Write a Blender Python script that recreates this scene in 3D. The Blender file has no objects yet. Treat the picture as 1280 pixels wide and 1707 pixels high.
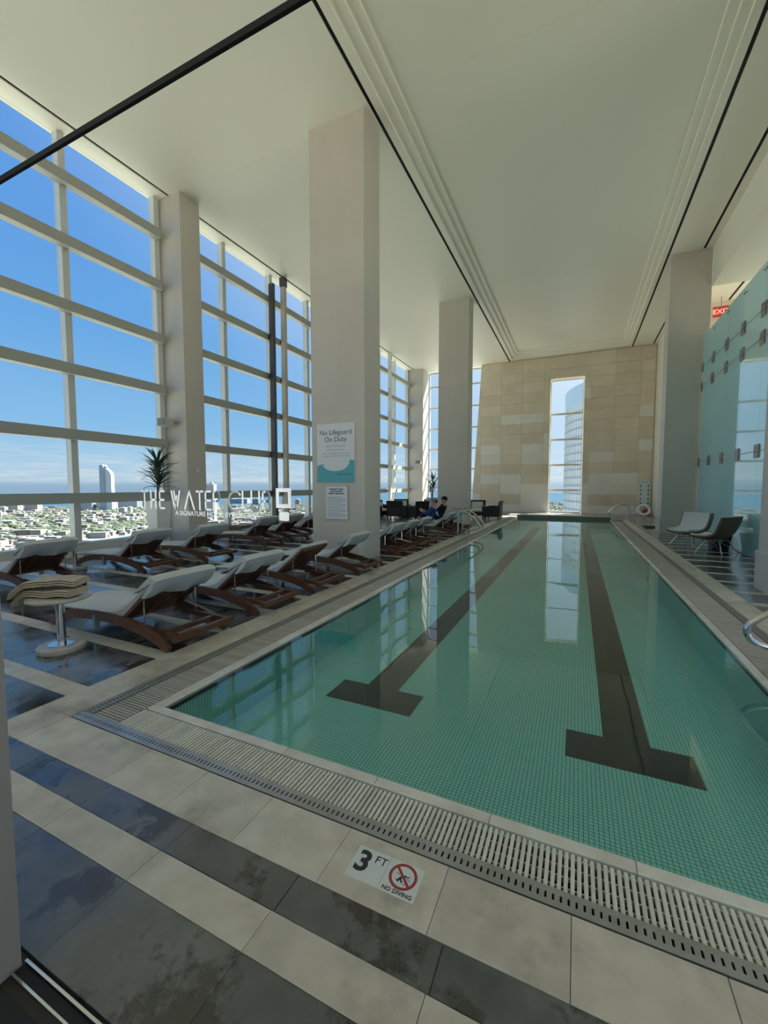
import bpy, bmesh, math, random
from mathutils import Vector, Matrix
random.seed(7)
R = math.radians
SC = bpy.context.scene
COL = SC.collection

# ------------------------------------------------------------------ camera
EYE = 1.6                                   # eye height above the deck, metres; pool runs along +Y
YAW, PIT, ROL, FPX = R(24.953), R(3.543), R(-0.05), 691.7
fwd = Vector((-math.sin(YAW) * math.cos(PIT), math.cos(YAW) * math.cos(PIT), -math.sin(PIT)))
rgt = Vector((math.cos(YAW), math.sin(YAW), 0))
upv = rgt.cross(fwd)
rgt, upv = math.cos(ROL) * rgt + math.sin(ROL) * upv, math.cos(ROL) * upv - math.sin(ROL) * rgt
cd = bpy.data.cameras.new('camera')
cam = bpy.data.objects.new('camera', cd); COL.objects.link(cam)
cd.sensor_fit = 'HORIZONTAL'; cd.sensor_width = 36.0; cd.lens = FPX / 1280 * 36.0
cd.clip_start = 0.05; cd.clip_end = 20000
cam.matrix_world = Matrix(((rgt.x, upv.x, -fwd.x, 0), (rgt.y, upv.y, -fwd.y, 0), (rgt.z, upv.z, -fwd.z, EYE), (0, 0, 0, 1)))
SC.camera = cam

# ------------------------------------------------------------------ exposure and renderer settings
SC.view_settings.view_transform = 'Standard'; SC.view_settings.look = 'None'
SC.view_settings.gamma = 1.0; SC.view_settings.use_curve_mapping = False
SC.view_settings.exposure = 1.5
SC.display_settings.display_device = 'sRGB'
cy = SC.cycles
cy.max_bounces = 12; cy.diffuse_bounces = 7; cy.glossy_bounces = 5; cy.transmission_bounces = 6
cy.transparent_max_bounces = 24
cy.caustics_reflective = False; cy.caustics_refractive = False
cy.sample_clamp_indirect = 6.0
cy.use_denoising = True

# ------------------------------------------------------------------ sky and sun
SUN_AZ, SUN_EL = R(30), R(52)               # azimuth from +Y towards +X
SUN = Vector((math.sin(SUN_AZ) * math.cos(SUN_EL), math.cos(SUN_AZ) * math.cos(SUN_EL), math.sin(SUN_EL)))
w = bpy.data.worlds.new('sky'); SC.world = w; w.use_nodes = True
nt = w.node_tree; N = nt.nodes; Lk = nt.links
for n in list(N): N.remove(n)
out = N.new('ShaderNodeOutputWorld'); bg = N.new('ShaderNodeBackground'); bg.inputs['Strength'].default_value = 0.345
tc = N.new('ShaderNodeTexCoord'); sep = N.new('ShaderNodeSeparateXYZ'); Lk.new(tc.outputs['Generated'], sep.inputs[0])
mr = N.new('ShaderNodeMapRange'); mr.inputs['From Min'].default_value = -0.2; mr.inputs['From Max'].default_value = 1.0
Lk.new(sep.outputs['Z'], mr.inputs['Value'])
rp = N.new('ShaderNodeValToRGB'); Lk.new(mr.outputs[0], rp.inputs[0])
stops = [(-.2, (.30, .42, .55)), (-.004, (.36, .51, .68)), (.004, (.40, .55, .73)), (.012, (.58, .72, .86)), (.05, (.50, .71, .92)),
         (.12, (.31, .60, .93)), (.30, (.18, .46, .90)), (.6, (.125, .35, .86)), (1.0, (.09, .26, .72))]
el = rp.color_ramp.elements
while len(el) > 1: el.remove(el[-1])
for i, (z, c) in enumerate(stops):
    p = (z + .2) / 1.2
    e = el[0] if i == 0 else el.new(p)
    e.position = p; e.color = (*c, 1)
# cloud bank low over the sea
mp = N.new('ShaderNodeMapping'); mp.inputs['Scale'].default_value = (6, 6, 60); Lk.new(tc.outputs['Generated'], mp.inputs[0])
nz = N.new('ShaderNodeTexNoise'); nz.inputs['Scale'].default_value = 3.0; nz.inputs['Detail'].default_value = 6; Lk.new(mp.outputs[0], nz.inputs['Vector'])
band = N.new('ShaderNodeValToRGB'); b = band.color_ramp.elements
b[0].position = (.008 + .2) / 1.2; b[0].color = (0, 0, 0, 1); b[1].position = (.10 + .2) / 1.2; b[1].color = (0, 0, 0, 1)
e = b.new((.016 + .2) / 1.2); e.color = (1, 1, 1, 1)
e = b.new((.045 + .2) / 1.2); e.color = (.5, .5, .5, 1)
Lk.new(mr.outputs[0], band.inputs[0])
cr = N.new('ShaderNodeMapRange'); cr.inputs['From Min'].default_value = .42; cr.inputs['From Max'].default_value = .68; Lk.new(nz.outputs['Fac'], cr.inputs['Value'])
mu = N.new('ShaderNodeMath'); mu.operation = 'MULTIPLY'; Lk.new(cr.outputs[0], mu.inputs[0]); Lk.new(band.outputs[0], mu.inputs[1])
mx = N.new('ShaderNodeMixRGB'); mx.inputs['Color2'].default_value = (.80, .86, .90, 1); Lk.new(mu.outputs[0], mx.inputs['Fac']); Lk.new(rp.outputs[0], mx.inputs['Color1'])
# the sky whitens towards the sun
dp = N.new('ShaderNodeVectorMath'); dp.operation = 'DOT_PRODUCT'; dp.inputs[1].default_value = SUN; Lk.new(tc.outputs['Generated'], dp.inputs[0])
pw = N.new('ShaderNodeMapRange'); pw.inputs['From Min'].default_value = .30; pw.inputs['From Max'].default_value = 1.0
pw.inputs['To Max'].default_value = .95; pw.interpolation_type = 'SMOOTHSTEP'; Lk.new(dp.outputs['Value'], pw.inputs['Value'])
mx2 = N.new('ShaderNodeMixRGB'); mx2.inputs['Color2'].default_value = (1.25, 1.27, 1.25, 1)
Lk.new(pw.outputs[0], mx2.inputs['Fac']); Lk.new(mx.outputs[0], mx2.inputs['Color1'])
Lk.new(mx2.outputs[0], bg.inputs['Color']); Lk.new(bg.outputs[0], out.inputs['Surface'])

ld = bpy.data.lights.new('sun', 'SUN'); ld.energy = 9.0; ld.angle = R(.53); ld.color = (1.0, .95, .87)
sun = bpy.data.objects.new('sun', ld); COL.objects.link(sun)
sun.rotation_euler = (-SUN).to_track_quat('-Z', 'Y').to_euler()

# added unseen spot on the lobby side, only there to brighten the etched lettering
sl_ = bpy.data.lights.new('added_lettering_spot', 'SPOT'); sl_.energy = 60; sl_.spot_size = R(16); sl_.spot_blend = .6; sl_.shadow_soft_size = .04; sl_.color = (1, .97, .93)
sp_ = bpy.data.objects.new('added_lettering_spot', sl_); COL.objects.link(sp_); sp_.location = (-.75, -1.2, 2.9)
sp_.rotation_euler = (Vector((-.74, .66, 1.555)) - Vector((-.75, -1.2, 2.9))).to_track_quat('-Z', 'Y').to_euler()

def portal(name, loc, sx, sy, direction):
    l = bpy.data.lights.new(name, 'AREA'); l.shape = 'RECTANGLE'; l.size = sx; l.size_y = sy; l.cycles.is_portal = True
    o = bpy.data.objects.new(name, l); COL.objects.link(o); o.location = loc
    o.rotation_euler = Vector(direction).to_track_quat('-Z', 'Y').to_euler()
portal('window_portal', (-10.7, 8.5, 4.7), 37, 9.2, (1, 0, 0))
portal('side_portal', (8.1, -1.4, 4.0), 16.8, 8, (-1, 0, 0))
portal('window_portal', (-7.4, 27.6, 4.7), 4, 9.2, (0, -1, 0))
portal('window_portal', (-.7, 27.6, 4.0), 1.8, 8, (0, -1, 0))

# ------------------------------------------------------------------ helpers
class MB:
    def __init__(s): s.bm = bmesh.new(); s.mi = 0
    def _faces(s, fs):
        for f in fs: f.material_index = s.mi
    def box(s, x0, x1, y0, y1, z0, z1, m=None, ch=0.0):
        v = []
        if ch:
            for (z, c) in ((z0, 0), (z1 - ch, 0), (z1, ch)):
                v.append([(x0 + c, y0 + c, z), (x1 - c, y0 + c, z), (x1 - c, y1 - c, z), (x0 + c, y1 - c, z)])
        else:
            for z in (z0, z1): v.append([(x0, y0, z), (x1, y0, z), (x1, y1, z), (x0, y1, z)])
        return s.rings(v, m, True)
    def rings(s, rings, m=None, caps=True, closed=True):
        bm = s.bm; vs = []
        for r in rings:
            vs.append([bm.verts.new((m @ Vector(p)) if m is not None else p) for p in r])
        fs = []; n = len(vs[0])
        for a, b in zip(vs, vs[1:]):
            for i in range(n if closed else n - 1):
                j = (i + 1) % n
                fs.append(bm.faces.new((a[i], a[j], b[j], b[i])))
        if caps and closed:
            fs.append(bm.faces.new(list(reversed(vs[0])))); fs.append(bm.faces.new(vs[-1]))
        s._faces(fs); return s
    def prism(s, poly, z0, z1, m=None):
        return s.rings([[(x, y, z0) for x, y in poly], [(x, y, z1) for x, y in poly]], m)
    def prism_xz(s, poly, y0, y1, m=None):
        return s.rings([[(x, y1, z) for x, z in poly], [(x, y0, z) for x, z in poly]], m)
    def lathe(s, prof, seg=20, m=None, caps=True):
        return s.rings([[(r * math.cos(2 * math.pi * i / seg), r * math.sin(2 * math.pi * i / seg), z) for i in range(seg)] for r, z in prof], m, caps)
    def tube(s, pts, rad, seg=8, m=None, caps=True):
        pts = [Vector(p) for p in pts]; rings = []; up = None
        for i, p in enumerate(pts):
            a = pts[max(0, i - 1)]; c = pts[min(len(pts) - 1, i + 1)]
            t = (c - a).normalized()
            if up is None: up = Vector((0, 0, 1)) if abs(t.z) < .9 else Vector((1, 0, 0))
            u = (up - t * up.dot(t)).normalized(); v = t.cross(u); up = u
            r = rad[i] if isinstance(rad, (list, tuple)) else rad
            rings.append([tuple(p + r * (math.cos(2 * math.pi * k / seg) * u + math.sin(2 * math.pi * k / seg) * v)) for k in range(seg)])
        return s.rings(rings, m, caps)
    def bar(s, a, b, w, h, m=None):
        """rectangular bar from a to b, w sideways and h tall"""
        a = Vector(a); b = Vector(b); t = (b - a).normalized()
        side = t.cross(Vector((0, 0, 1)))
        side = Vector((0, 1, 0)) if side.length < .01 else side.normalized()
        upd = side.cross(t)
        q = [side * w / 2 - upd * h / 2, side * w / 2 + upd * h / 2, -side * w / 2 + upd * h / 2, -side * w / 2 - upd * h / 2]
        return s.rings([[tuple(a + k) for k in q], [tuple(b + k) for k in q]], m)
    def sweep_xz(s, pts, w, h, y):
        """curved rail: rectangular section swept along (x, z) points at side position y"""
        rings = []
        for i, (x, z) in enumerate(pts):
            a = pts[max(0, i - 1)]; c = pts[min(len(pts) - 1, i + 1)]
            tx, tz = c[0] - a[0], c[1] - a[1]; l = math.hypot(tx, tz); nx, nz_ = -tz / l, tx / l
            hh = (h[i] if isinstance(h, (list, tuple)) else h) / 2
            rings.append([(x - nx * hh, y - w / 2, z - nz_ * hh), (x + nx * hh, y - w / 2, z + nz_ * hh), (x + nx * hh, y + w / 2, z + nz_ * hh), (x - nx * hh, y + w / 2, z - nz_ * hh)])
        return s.rings(rings)
    def sphere(s, c, r, seg=12, rings=8, sc=(1, 1, 1), m=None):
        mm = Matrix.Translation(c) @ Matrix.Diagonal((r * sc[0], r * sc[1], r * sc[2], 1))
        if m is not None: mm = m @ mm
        ret = bmesh.ops.create_uvsphere(s.bm, u_segments=seg, v_segments=rings, radius=1, matrix=mm)
        s._faces({f for v in ret['verts'] for f in v.link_faces}); return s
    def build(s, name, mats, parent=None, smooth=False, mesh_only=False):
        bm = s.bm
        bmesh.ops.recalc_face_normals(bm, faces=bm.faces)
        me = bpy.data.meshes.new(name); bm.to_mesh(me); bm.free()
        for m in (mats if isinstance(mats, (list, tuple)) else [mats]): me.materials.append(m)
        if smooth:
            for p in me.polygons: p.use_smooth = True
            try: me.set_sharp_from_angle(angle=R(40))
            except Exception: pass
        if mesh_only: return me
        return link(name, me, parent)

def link(name, me, parent=None, loc=None):
    o = bpy.data.objects.new(name, me); COL.objects.link(o)
    if parent is not None: o.parent = parent
    if loc is not None: o.location = loc
    return o
def empty(name, loc=(0, 0, 0), rz=0.0):
    o = bpy.data.objects.new(name, None); COL.objects.link(o); o.location = loc; o.rotation_euler = (0, 0, rz); o.empty_display_size = .1
    return o
def tag(o, label=None, cat=None, group=None, kind=None):
    if label: o['label'] = label
    if cat: o['category'] = cat
    if group: o['group'] = group
    if kind: o['kind'] = kind
    return o
CHILD = {}
def copy_tree(o, parent=None):
    c = o.copy(); COL.objects.link(c)
    if parent is not None: c.parent = parent
    for ch in [x for x in bpy.data.objects if x.parent == o]: copy_tree(ch, c)
    return c

def P(name, col, rough=.5, metal=0.0, spec=.5, var=None, vscale=4.0, bump=0.0, bscale=30.0, rnd=0.0, detail=5, stretch=None, coat=0.0, rvar=0.0, var2=None, v2scale=1.3, sharp=.20):
    """Principled material; var = second colour mixed by noise, rnd = per-object brightness variation, bump in metres"""
    m = bpy.data.materials.new(name); m.use_nodes = True
    nt = m.node_tree; n = nt.nodes; l = nt.links; bs = n['Principled BSDF']
    bs.inputs['Roughness'].default_value = rough; bs.inputs['Metallic'].default_value = metal
    bs.inputs['Specular IOR Level'].default_value = spec; bs.inputs['Coat Weight'].default_value = coat
    bs.inputs['Base Color'].default_value = (*col, 1)
    pos = None
    def coord():
        g = n.new('ShaderNodeNewGeometry'); mp = n.new('ShaderNodeMapping'); l.new(g.outputs['Position'], mp.inputs[0])
        if stretch: mp.inputs['Scale'].default_value = stretch
        return mp.outputs[0]
    colsock = None
    if var is not None:
        pos = coord()
        t = n.new('ShaderNodeTexNoise'); t.inputs['Scale'].default_value = vscale; t.inputs['Detail'].default_value = detail; l.new(pos, t.inputs['Vector'])
        r = n.new('ShaderNodeMapRange'); r.inputs['From Min'].default_value = .35; r.inputs['From Max'].default_value = .65; l.new(t.outputs['Fac'], r.inputs['Value'])
        x = n.new('ShaderNodeMixRGB'); x.inputs['Color1'].default_value = (*col, 1); x.inputs['Color2'].default_value = (*var, 1)
        l.new(r.outputs[0], x.inputs['Fac']); colsock = x.outputs[0]
        if var2 is not None:
            t2 = n.new('ShaderNodeTexNoise'); t2.inputs['Scale'].default_value = v2scale; t2.inputs['Detail'].default_value = 7; t2.inputs['Roughness'].default_value = .65; l.new(pos, t2.inputs['Vector'])
            r2 = n.new('ShaderNodeMapRange'); r2.inputs['From Min'].default_value = .52; r2.inputs['From Max'].default_value = .52 + sharp; l.new(t2.outputs['Fac'], r2.inputs['Value'])
            x2 = n.new('ShaderNodeMixRGB'); x2.inputs['Color2'].default_value = (*var2, 1); l.new(r2.outputs[0], x2.inputs['Fac']); l.new(colsock, x2.inputs['Color1']); colsock = x2.outputs[0]
        if rvar:
            rr = n.new('ShaderNodeMapRange'); rr.inputs['To Min'].default_value = rough; rr.inputs['To Max'].default_value = rough + rvar
            l.new(r.outputs[0], rr.inputs['Value']); l.new(rr.outputs[0], bs.inputs['Roughness'])
    if rnd:
        oi = n.new('ShaderNodeObjectInfo'); r = n.new('ShaderNodeMapRange'); r.inputs['To Min'].default_value = 1 - rnd; r.inputs['To Max'].default_value = 1 + rnd
        l.new(oi.outputs['Random'], r.inputs['Value'])
        x = n.new('ShaderNodeVectorMath'); x.operation = 'SCALE'
        if colsock is None: x.inputs[0].default_value = col
        else: l.new(colsock, x.inputs[0])
        l.new(r.outputs[0], x.inputs['Scale']); colsock = x.outputs[0]
    if colsock is not None: l.new(colsock, bs.inputs['Base Color'])
    if bump:
        pos = pos or coord()
        t = n.new('ShaderNodeTexNoise'); t.inputs['Scale'].default_value = bscale; t.inputs['Detail'].default_value = 6; l.new(pos, t.inputs['Vector'])
        b = n.new('ShaderNodeBump'); b.inputs['Strength'].default_value = 1.0; b.inputs['Distance'].default_value = bump
        if var2 is not None and sharp < .1:
            ad = n.new('ShaderNodeMath'); ad.operation = 'MULTIPLY_ADD'; ad.inputs[1].default_value = -.55; l.new(r2.outputs[0], ad.inputs[0]); l.new(t.outputs['Fac'], ad.inputs[2]); l.new(ad.outputs[0], b.inputs['Height'])
        else: l.new(t.outputs['Fac'], b.inputs['Height']); l.new(b.outputs[0], bs.inputs['Normal'])
    return m

def clear_glass(name, col):
    m = bpy.data.materials.new(name); m.use_nodes = True; n = m.node_tree.nodes
    n.remove(n['Principled BSDF']); t = n.new('ShaderNodeBsdfTransparent'); t.inputs['Color'].default_value = (*col, 1)
    m.node_tree.links.new(t.outputs[0], n['Material Output'].inputs['Surface']); return m

def emis(name, col, s):
    m = bpy.data.materials.new(name); m.use_nodes = True; b = m.node_tree.nodes['Principled BSDF']
    b.inputs['Base Color'].default_value = (*col, 1); b.inputs['Emission Color'].default_value = (*col, 1); b.inputs['Emission Strength'].default_value = s
    return m

def etched():
    m = bpy.data.materials.new('etched_lettering'); m.use_nodes = True; nt = m.node_tree; n = nt.nodes; l = nt.links; n.remove(n['Principled BSDF'])
    t = n.new('ShaderNodeBsdfDiffuse'); t.inputs['Color'].default_value = (.84, .90, .94, 1); d = n.new('ShaderNodeBsdfTransparent'); d.inputs['Color'].default_value = (.9, .93, .95, 1)
    x = n.new('ShaderNodeMixShader'); x.inputs[0].default_value = .85; l.new(d.outputs[0], x.inputs[1]); l.new(t.outputs[0], x.inputs[2]); l.new(x.outputs[0], n['Material Output'].inputs['Surface'])
    return m
M = dict(
    lime=P('limestone', (.57, .53, .455), .36, var=(.47, .435, .37), vscale=7, var2=(.30, .27, .22), v2scale=2.6, bump=.0012, bscale=14, rnd=.07, rvar=.12),
    slate=P('slate', (.060, .066, .072), .10, var=(.125, .125, .12), vscale=3.6, var2=(.026, .024, .022), v2scale=2.4, sharp=.05, bump=.0026, bscale=7, rnd=.22, rvar=.16, spec=.95),
    grout=P('grout', (.09, .085, .075), .8),
    ceil=P('ceiling_paint', (.90, .875, .77), .45, spec=.4),
    black=P('black_slot', (.008, .008, .008), .7),
    colst=P('column_stone', (.60, .55, .50), .42, var=(.56, .51, .46), vscale=1.2, stretch=(1, 1, .35), bump=.0006, bscale=40, rnd=.04),
    tan=P('tan_stone', (.76, .67, .54), .5, var=(.70, .61, .48), vscale=1.5, rnd=.06, bump=.001, bscale=20),
    pale=P('pale_stone', (.84, .81, .76), .5, var=(.80, .77, .70), vscale=1.5, rnd=.04, bump=.001, bscale=20),
    wallp=P('wall_plaster', (.80, .77, .69), .55),
    frame=P('white_frame', (.62, .63, .61), .4), tran=P('transom_frame', (.40, .41, .385), .4),
    postd=P('dark_shaded_steel', (.06, .06, .065), .4), postb=P('tan_steel', (.55, .50, .40), .45), postw=P('white_steel', (.82, .82, .80), .4),  # near-black post tone carries the shade on the window post
    pane=clear_glass('window_glass', (.93, .955, .965)), pane2=clear_glass('partition_glass', (.975, .985, .98)),
    lip=P('pool_lip_stone', (.66, .65, .60), .22, var=(.56, .53, .47), vscale=6, rnd=.06, bump=.0006, bscale=40),
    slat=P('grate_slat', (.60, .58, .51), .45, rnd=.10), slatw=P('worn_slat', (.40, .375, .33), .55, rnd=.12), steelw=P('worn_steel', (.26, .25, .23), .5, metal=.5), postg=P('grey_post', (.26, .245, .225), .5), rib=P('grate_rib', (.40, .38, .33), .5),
    steel=P('drain_steel', (.42, .43, .45), .38, metal=.75, var=(.34, .33, .31), vscale=3), chrome=P('polished_steel', (.62, .62, .62), .16, metal=1.0),
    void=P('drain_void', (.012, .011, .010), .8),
    lane=P('black_mosaic', (.030, .032, .034), .4),
    teak=P('teak', (.13, .055, .028), .42, var=(.085, .034, .018), vscale=9, stretch=(1, 6, 6), rnd=.15),
    cloth=P('white_canvas', (.52, .54, .55), .85, bump=.004, bscale=9), towelw=P('white_towel', (.53, .555, .56), .95, bump=.006, bscale=11),
    towelb=P('beige_towel', (.47, .40, .30), .95, bump=.004, bscale=60),
    white=P('white_lacquer', (.78, .79, .80), .3), leaf=P('leaf_green', (.035, .075, .040), .4, rnd=.35), bark=P('bark', (.16, .12, .08), .8), soil=P('soil', (.03, .022, .016), .9),
    wick=P('dark_wicker', (.018, .015, .014), .55, bump=.006, bscale=80), wickb=P('brown_wicker', (.20, .13, .08), .6, bump=.006, bscale=70, var=(.12, .078, .048), vscale=40),
    cush=P('pale_cushion', (.66, .67, .66), .9, bump=.003, bscale=15), crate=P('oak', (.30, .17, .08), .5, var=(.22, .12, .055), vscale=10, stretch=(1, 1, 8)),
    teal=P('teal_glass', (.46, .80, .84), .05, spec=.55, coat=.6), patch=P('bronze_patch', (.30, .26, .23), .32, metal=.6),
    tabtop=P('stone_tabletop', (.50, .46, .40), .3, var=(.42, .38, .32), vscale=8),
    skin=P('skin', (.55, .33, .24), .5), blue=P('blue_shirt', (.022, .055, .22), .8), dark=P('dark_cloth', (.012, .012, .014), .85), grey=P('grey_cloth', (.20, .20, .21), .85),
    hair=P('dark_hair', (.03, .02, .015), .6), red=P('red_plastic', (.45, .02, .03), .4), plastic=P('white_plastic', (.80, .82, .82), .35), boardp=P('pale_blue_plastic', (.66, .76, .80), .35),
    mat=P('black_rubber', (.012, .012, .012), .8), ink=P('ink_black', (.02, .022, .026), .6), inkr=P('ink_red', (.33, .035, .045), .5), tileW=P('marker_tile', (.62, .66, .66), .25),
    poster=P('poster_white', (.74, .76, .80), .45), posterT=P('poster_teal', (.10, .42, .52), .45), inkg=P('ink_grey', (.28, .31, .36), .6), exitr=emis('exit_red', (.9, .05, .05), 1.2),
    letter=etched(), carpet=P('lobby_carpet', (.02, .02, .021), .95),
    oliv=P('olive_mosaic', (.16, .20, .16), .35), tsilver=P('speaker_grey', (.50, .50, .48), .5), tgrill=P('speaker_grille', (.22, .22, .22), .7),
)
# glass-mosaic pool lining: 27 mm tiles with darker joints, all by position
def mosaic():
    m = bpy.data.materials.new('teal_mosaic'); m.use_nodes = True; nt = m.node_tree; n = nt.nodes; l = nt.links; bs = n['Principled BSDF']
    g = n.new('ShaderNodeNewGeometry'); s = n.new('ShaderNodeVectorMath'); s.operation = 'SCALE'; s.inputs['Scale'].default_value = 1 / .0275; l.new(g.outputs['Position'], s.inputs[0])
    fr = n.new('ShaderNodeVectorMath'); fr.operation = 'FRACTION'; l.new(s.outputs[0], fr.inputs[0])
    sp = n.new('ShaderNodeSeparateXYZ'); l.new(fr.outputs[0], sp.inputs[0])
    def lt(sock, v):
        a = n.new('ShaderNodeMath'); a.operation = 'LESS_THAN'; a.inputs[1].default_value = v; l.new(sock, a.inputs[0]); return a.outputs[0]
    mxx = n.new('ShaderNodeMath'); mxx.operation = 'MAXIMUM'; l.new(lt(sp.outputs['X'], .13), mxx.inputs[0]); l.new(lt(sp.outputs['Y'], .13), mxx.inputs[1])
    fl = n.new('ShaderNodeVectorMath'); fl.operation = 'FLOOR'; l.new(s.outputs[0], fl.inputs[0])
    wn = n.new('ShaderNodeTexWhiteNoise'); l.new(fl.outputs[0], wn.inputs['Vector'])
    c = n.new('ShaderNodeMixRGB'); c.inputs['Color1'].default_value = (.30, .91, 1.0, 1); c.inputs['Color2'].default_value = (.38, .95, 1.0, 1); l.new(wn.outputs['Value'], c.inputs['Fac'])
    x = n.new('ShaderNodeMixRGB'); x.inputs['Color2'].default_value = (.03, .21, .25, 1); l.new(mxx.outputs[0], x.inputs['Fac']); l.new(c.outputs[0], x.inputs['Color1'])
    l.new(x.outputs[0], bs.inputs['Base Color']); bs.inputs['Roughness'].default_value = .4
    return m
M['mosaic'] = mosaic()
def water():
    m = bpy.data.materials.new('water'); m.use_nodes = True; nt = m.node_tree; n = nt.nodes; l = nt.links; n.remove(n['Principled BSDF'])
    t = n.new('ShaderNodeBsdfTransparent'); t.inputs['Color'].default_value = (.98, 1.0, 1.0, 1)
    gl = n.new('ShaderNodeBsdfGlossy'); gl.inputs['Roughness'].default_value = 0.0; gl.inputs['Color'].default_value = (.95, 1, 1, 1)
    fr = n.new('ShaderNodeFresnel'); fr.inputs['IOR'].default_value = 1.38
    mix = n.new('ShaderNodeMixShader')
    g = n.new('ShaderNodeNewGeometry'); nz = n.new('ShaderNodeTexNoise'); nz.inputs['Scale'].default_value = 1.6; nz.inputs['Detail'].default_value = 1; l.new(g.outputs['Position'], nz.inputs['Vector'])
    b = n.new('ShaderNodeBump'); b.inputs['Strength'].default_value = 1.0; b.inputs['Distance'].default_value = .002; l.new(nz.outputs['Fac'], b.inputs['Height'])
    l.new(b.outputs[0], gl.inputs['Normal']); l.new(b.outputs[0], fr.inputs['Normal'])
    l.new(fr.outputs[0], mix.inputs[0]); l.new(t.outputs[0], mix.inputs[1]); l.new(gl.outputs[0], mix.inputs[2]); l.new(mix.outputs[0], n['Material Output'].inputs['Surface'])
    return m
M['water'] = water()

def text(name, body, size, parent, mat, loc, rot, align='CENTER', sx=1.0, ext=.0004, bold=0.0):
    c = bpy.data.curves.new(name, 'FONT'); c.body = body; c.size = size; c.align_x = align; c.extrude = ext; c.offset = bold; c.resolution_u = 3
    o = bpy.data.objects.new(name, c); COL.objects.link(o)
    dg = bpy.context.evaluated_depsgraph_get(); dg.update()
    me = bpy.data.meshes.new_from_object(o.evaluated_get(dg)); bpy.data.objects.remove(o); bpy.data.curves.remove(c)
    me.materials.clear(); me.materials.append(mat)
    o = link(name, me, parent); o.location = loc; o.rotation_euler = rot; o.scale = (sx, 1, 1); return o
FACE = (R(90), 0, 0)

# ------------------------------------------------------------------ floor: slab and tiles
CEIL = 9.28
PX0, PX1, PY0, PY1 = -2.69, 1.40, 1.98, 22.2       # water edges
GX0, GX1, GY0 = -3.17, 1.90, 1.615                 # outer edge of the gutter
FL, FR = -10.55, 8.0
floor = MB()
for (a, b_, c, d) in ((FL, FR, -9.9, GY0), (FL, GX0, GY0, 28), (GX1, FR, GY0, 28), (GX0, GX1, PY1 + .45, 28)):
    floor.box(a, b_, c, d, -.30, -.02)
floor = tag(floor.build('floor', M['grout']), kind='structure')
tiles = []                                          # (x0, x1, y0, y1, material key)
def add_row(x0, x1, y0, y1, xs, k):
    cuts = sorted({x0, x1} | {x for x in xs if x0 + .05 < x < x1 - .05})
    for a, b_ in zip(cuts, cuts[1:]): tiles.append((a, b_, y0, y1, k))
def ser(a, p, lo=-12, hi=9): return [a + p * i for i in range(-40, 60) if lo < a + p * i < hi]
add_row(FL, 3.6, .69, 1.0, ser(-1.01, .615), 'slate')
add_row(FL, 3.6, 1.0, 1.157, ser(-1.01, .615), 'lime')
add_row(FL, 3.6, 1.157, 1.318, ser(-1.0, .615), 'slate')
add_row(GX0, 3.6, 1.318, GY0, [-2.77, -2.31, -1.84, -1.38, -.92, -.45, .02, .485, .95, 1.42, 1.9, 2.4, 2.9, 3.3], 'lime')
add_row(FL, -3.515, 1.318, 1.77, ser(-3.515, .61), 'slate')
cop = [1.318, 1.62, 1.96] + [1.96 + .62 * i for i in range(1, 34)]
for a, b_ in zip(cop, cop[1:]): tiles.append((-3.515, GX0, a, b_, 'lime'))
copr = [GY0 + .62 * i for i in range(0, 35)]
for a, b_ in zip(copr, copr[1:]): tiles.append((GX1, 2.18, a, b_, 'lime'))
k = 0
while True:
    y = 1.77 + .755 * k
    if y > 26.9: break
    ys = [(y, y + .163, 'lime'), (y + .163, min(y + .755, 26.95), 'slate')]
    for (a, b_, mk) in ys:
        off = (k % 2) * .3 if mk == 'slate' else 0
        add_row(FL, -3.515, a, b_, ser(-3.515 + off, .61), mk)
        add_row(2.18, 3.7, a, b_, ser(2.18 + off, .76), mk)
        if a > 22.7: add_row(-3.515, 2.18, a, b_, ser(-3.5 + off, .61), mk)
    k += 1
add_row(-3.515, 2.18, PY1 + .45, 22.9, ser(-3.5, .61), 'lime')
def seen(t):
    x, y = (t[0] + t[1]) / 2, (t[2] + t[3]) / 2
    p = Vector((x, y, -EYE)); d = p.dot(fwd)
    if d < .3: return 0
    u, v = 640 + FPX * p.dot(rgt) / d, 853.5 - FPX * p.dot(upv) / d
    if not (-120 < u < 1400 and v < 1850): return 0
    return (t[1] - t[0]) * (t[3] - t[2]) * EYE / d ** 3
tiles.sort(key=seen, reverse=True)
tcache = {}
for t in tiles[:299]:
    key = (round(t[1] - t[0], 3), round(t[3] - t[2], 3), t[4])
    if key not in tcache:
        hx, hy = key[0] / 2 - .0011, key[1] / 2 - .0011
        tcache[key] = MB().box(-hx, hx, -hy, hy, -.025, 0, ch=.0012).build('floor_tile', M[t[4]], mesh_only=True)
    link('floor_tile', tcache[key], floor, ((t[0] + t[1]) / 2, (t[2] + t[3]) / 2, random.uniform(-.0006, .0006)))
rest = MB()
for t in tiles[299:]:
    rest.mi = 0 if t[4] == 'lime' else 1
    rest.box(t[0] + .0018, t[1] - .0018, t[2] + .0018, t[3] - .0018, -.025, 0, ch=.0025)
tag(rest.build('distant_tiling', [M['lime'], M['slate']], floor), kind='stuff')
lob = tag(MB().box(FL, FR, -9.9, .6, -.018, -.002).build('lobby_carpet', M['carpet'], floor))

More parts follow.
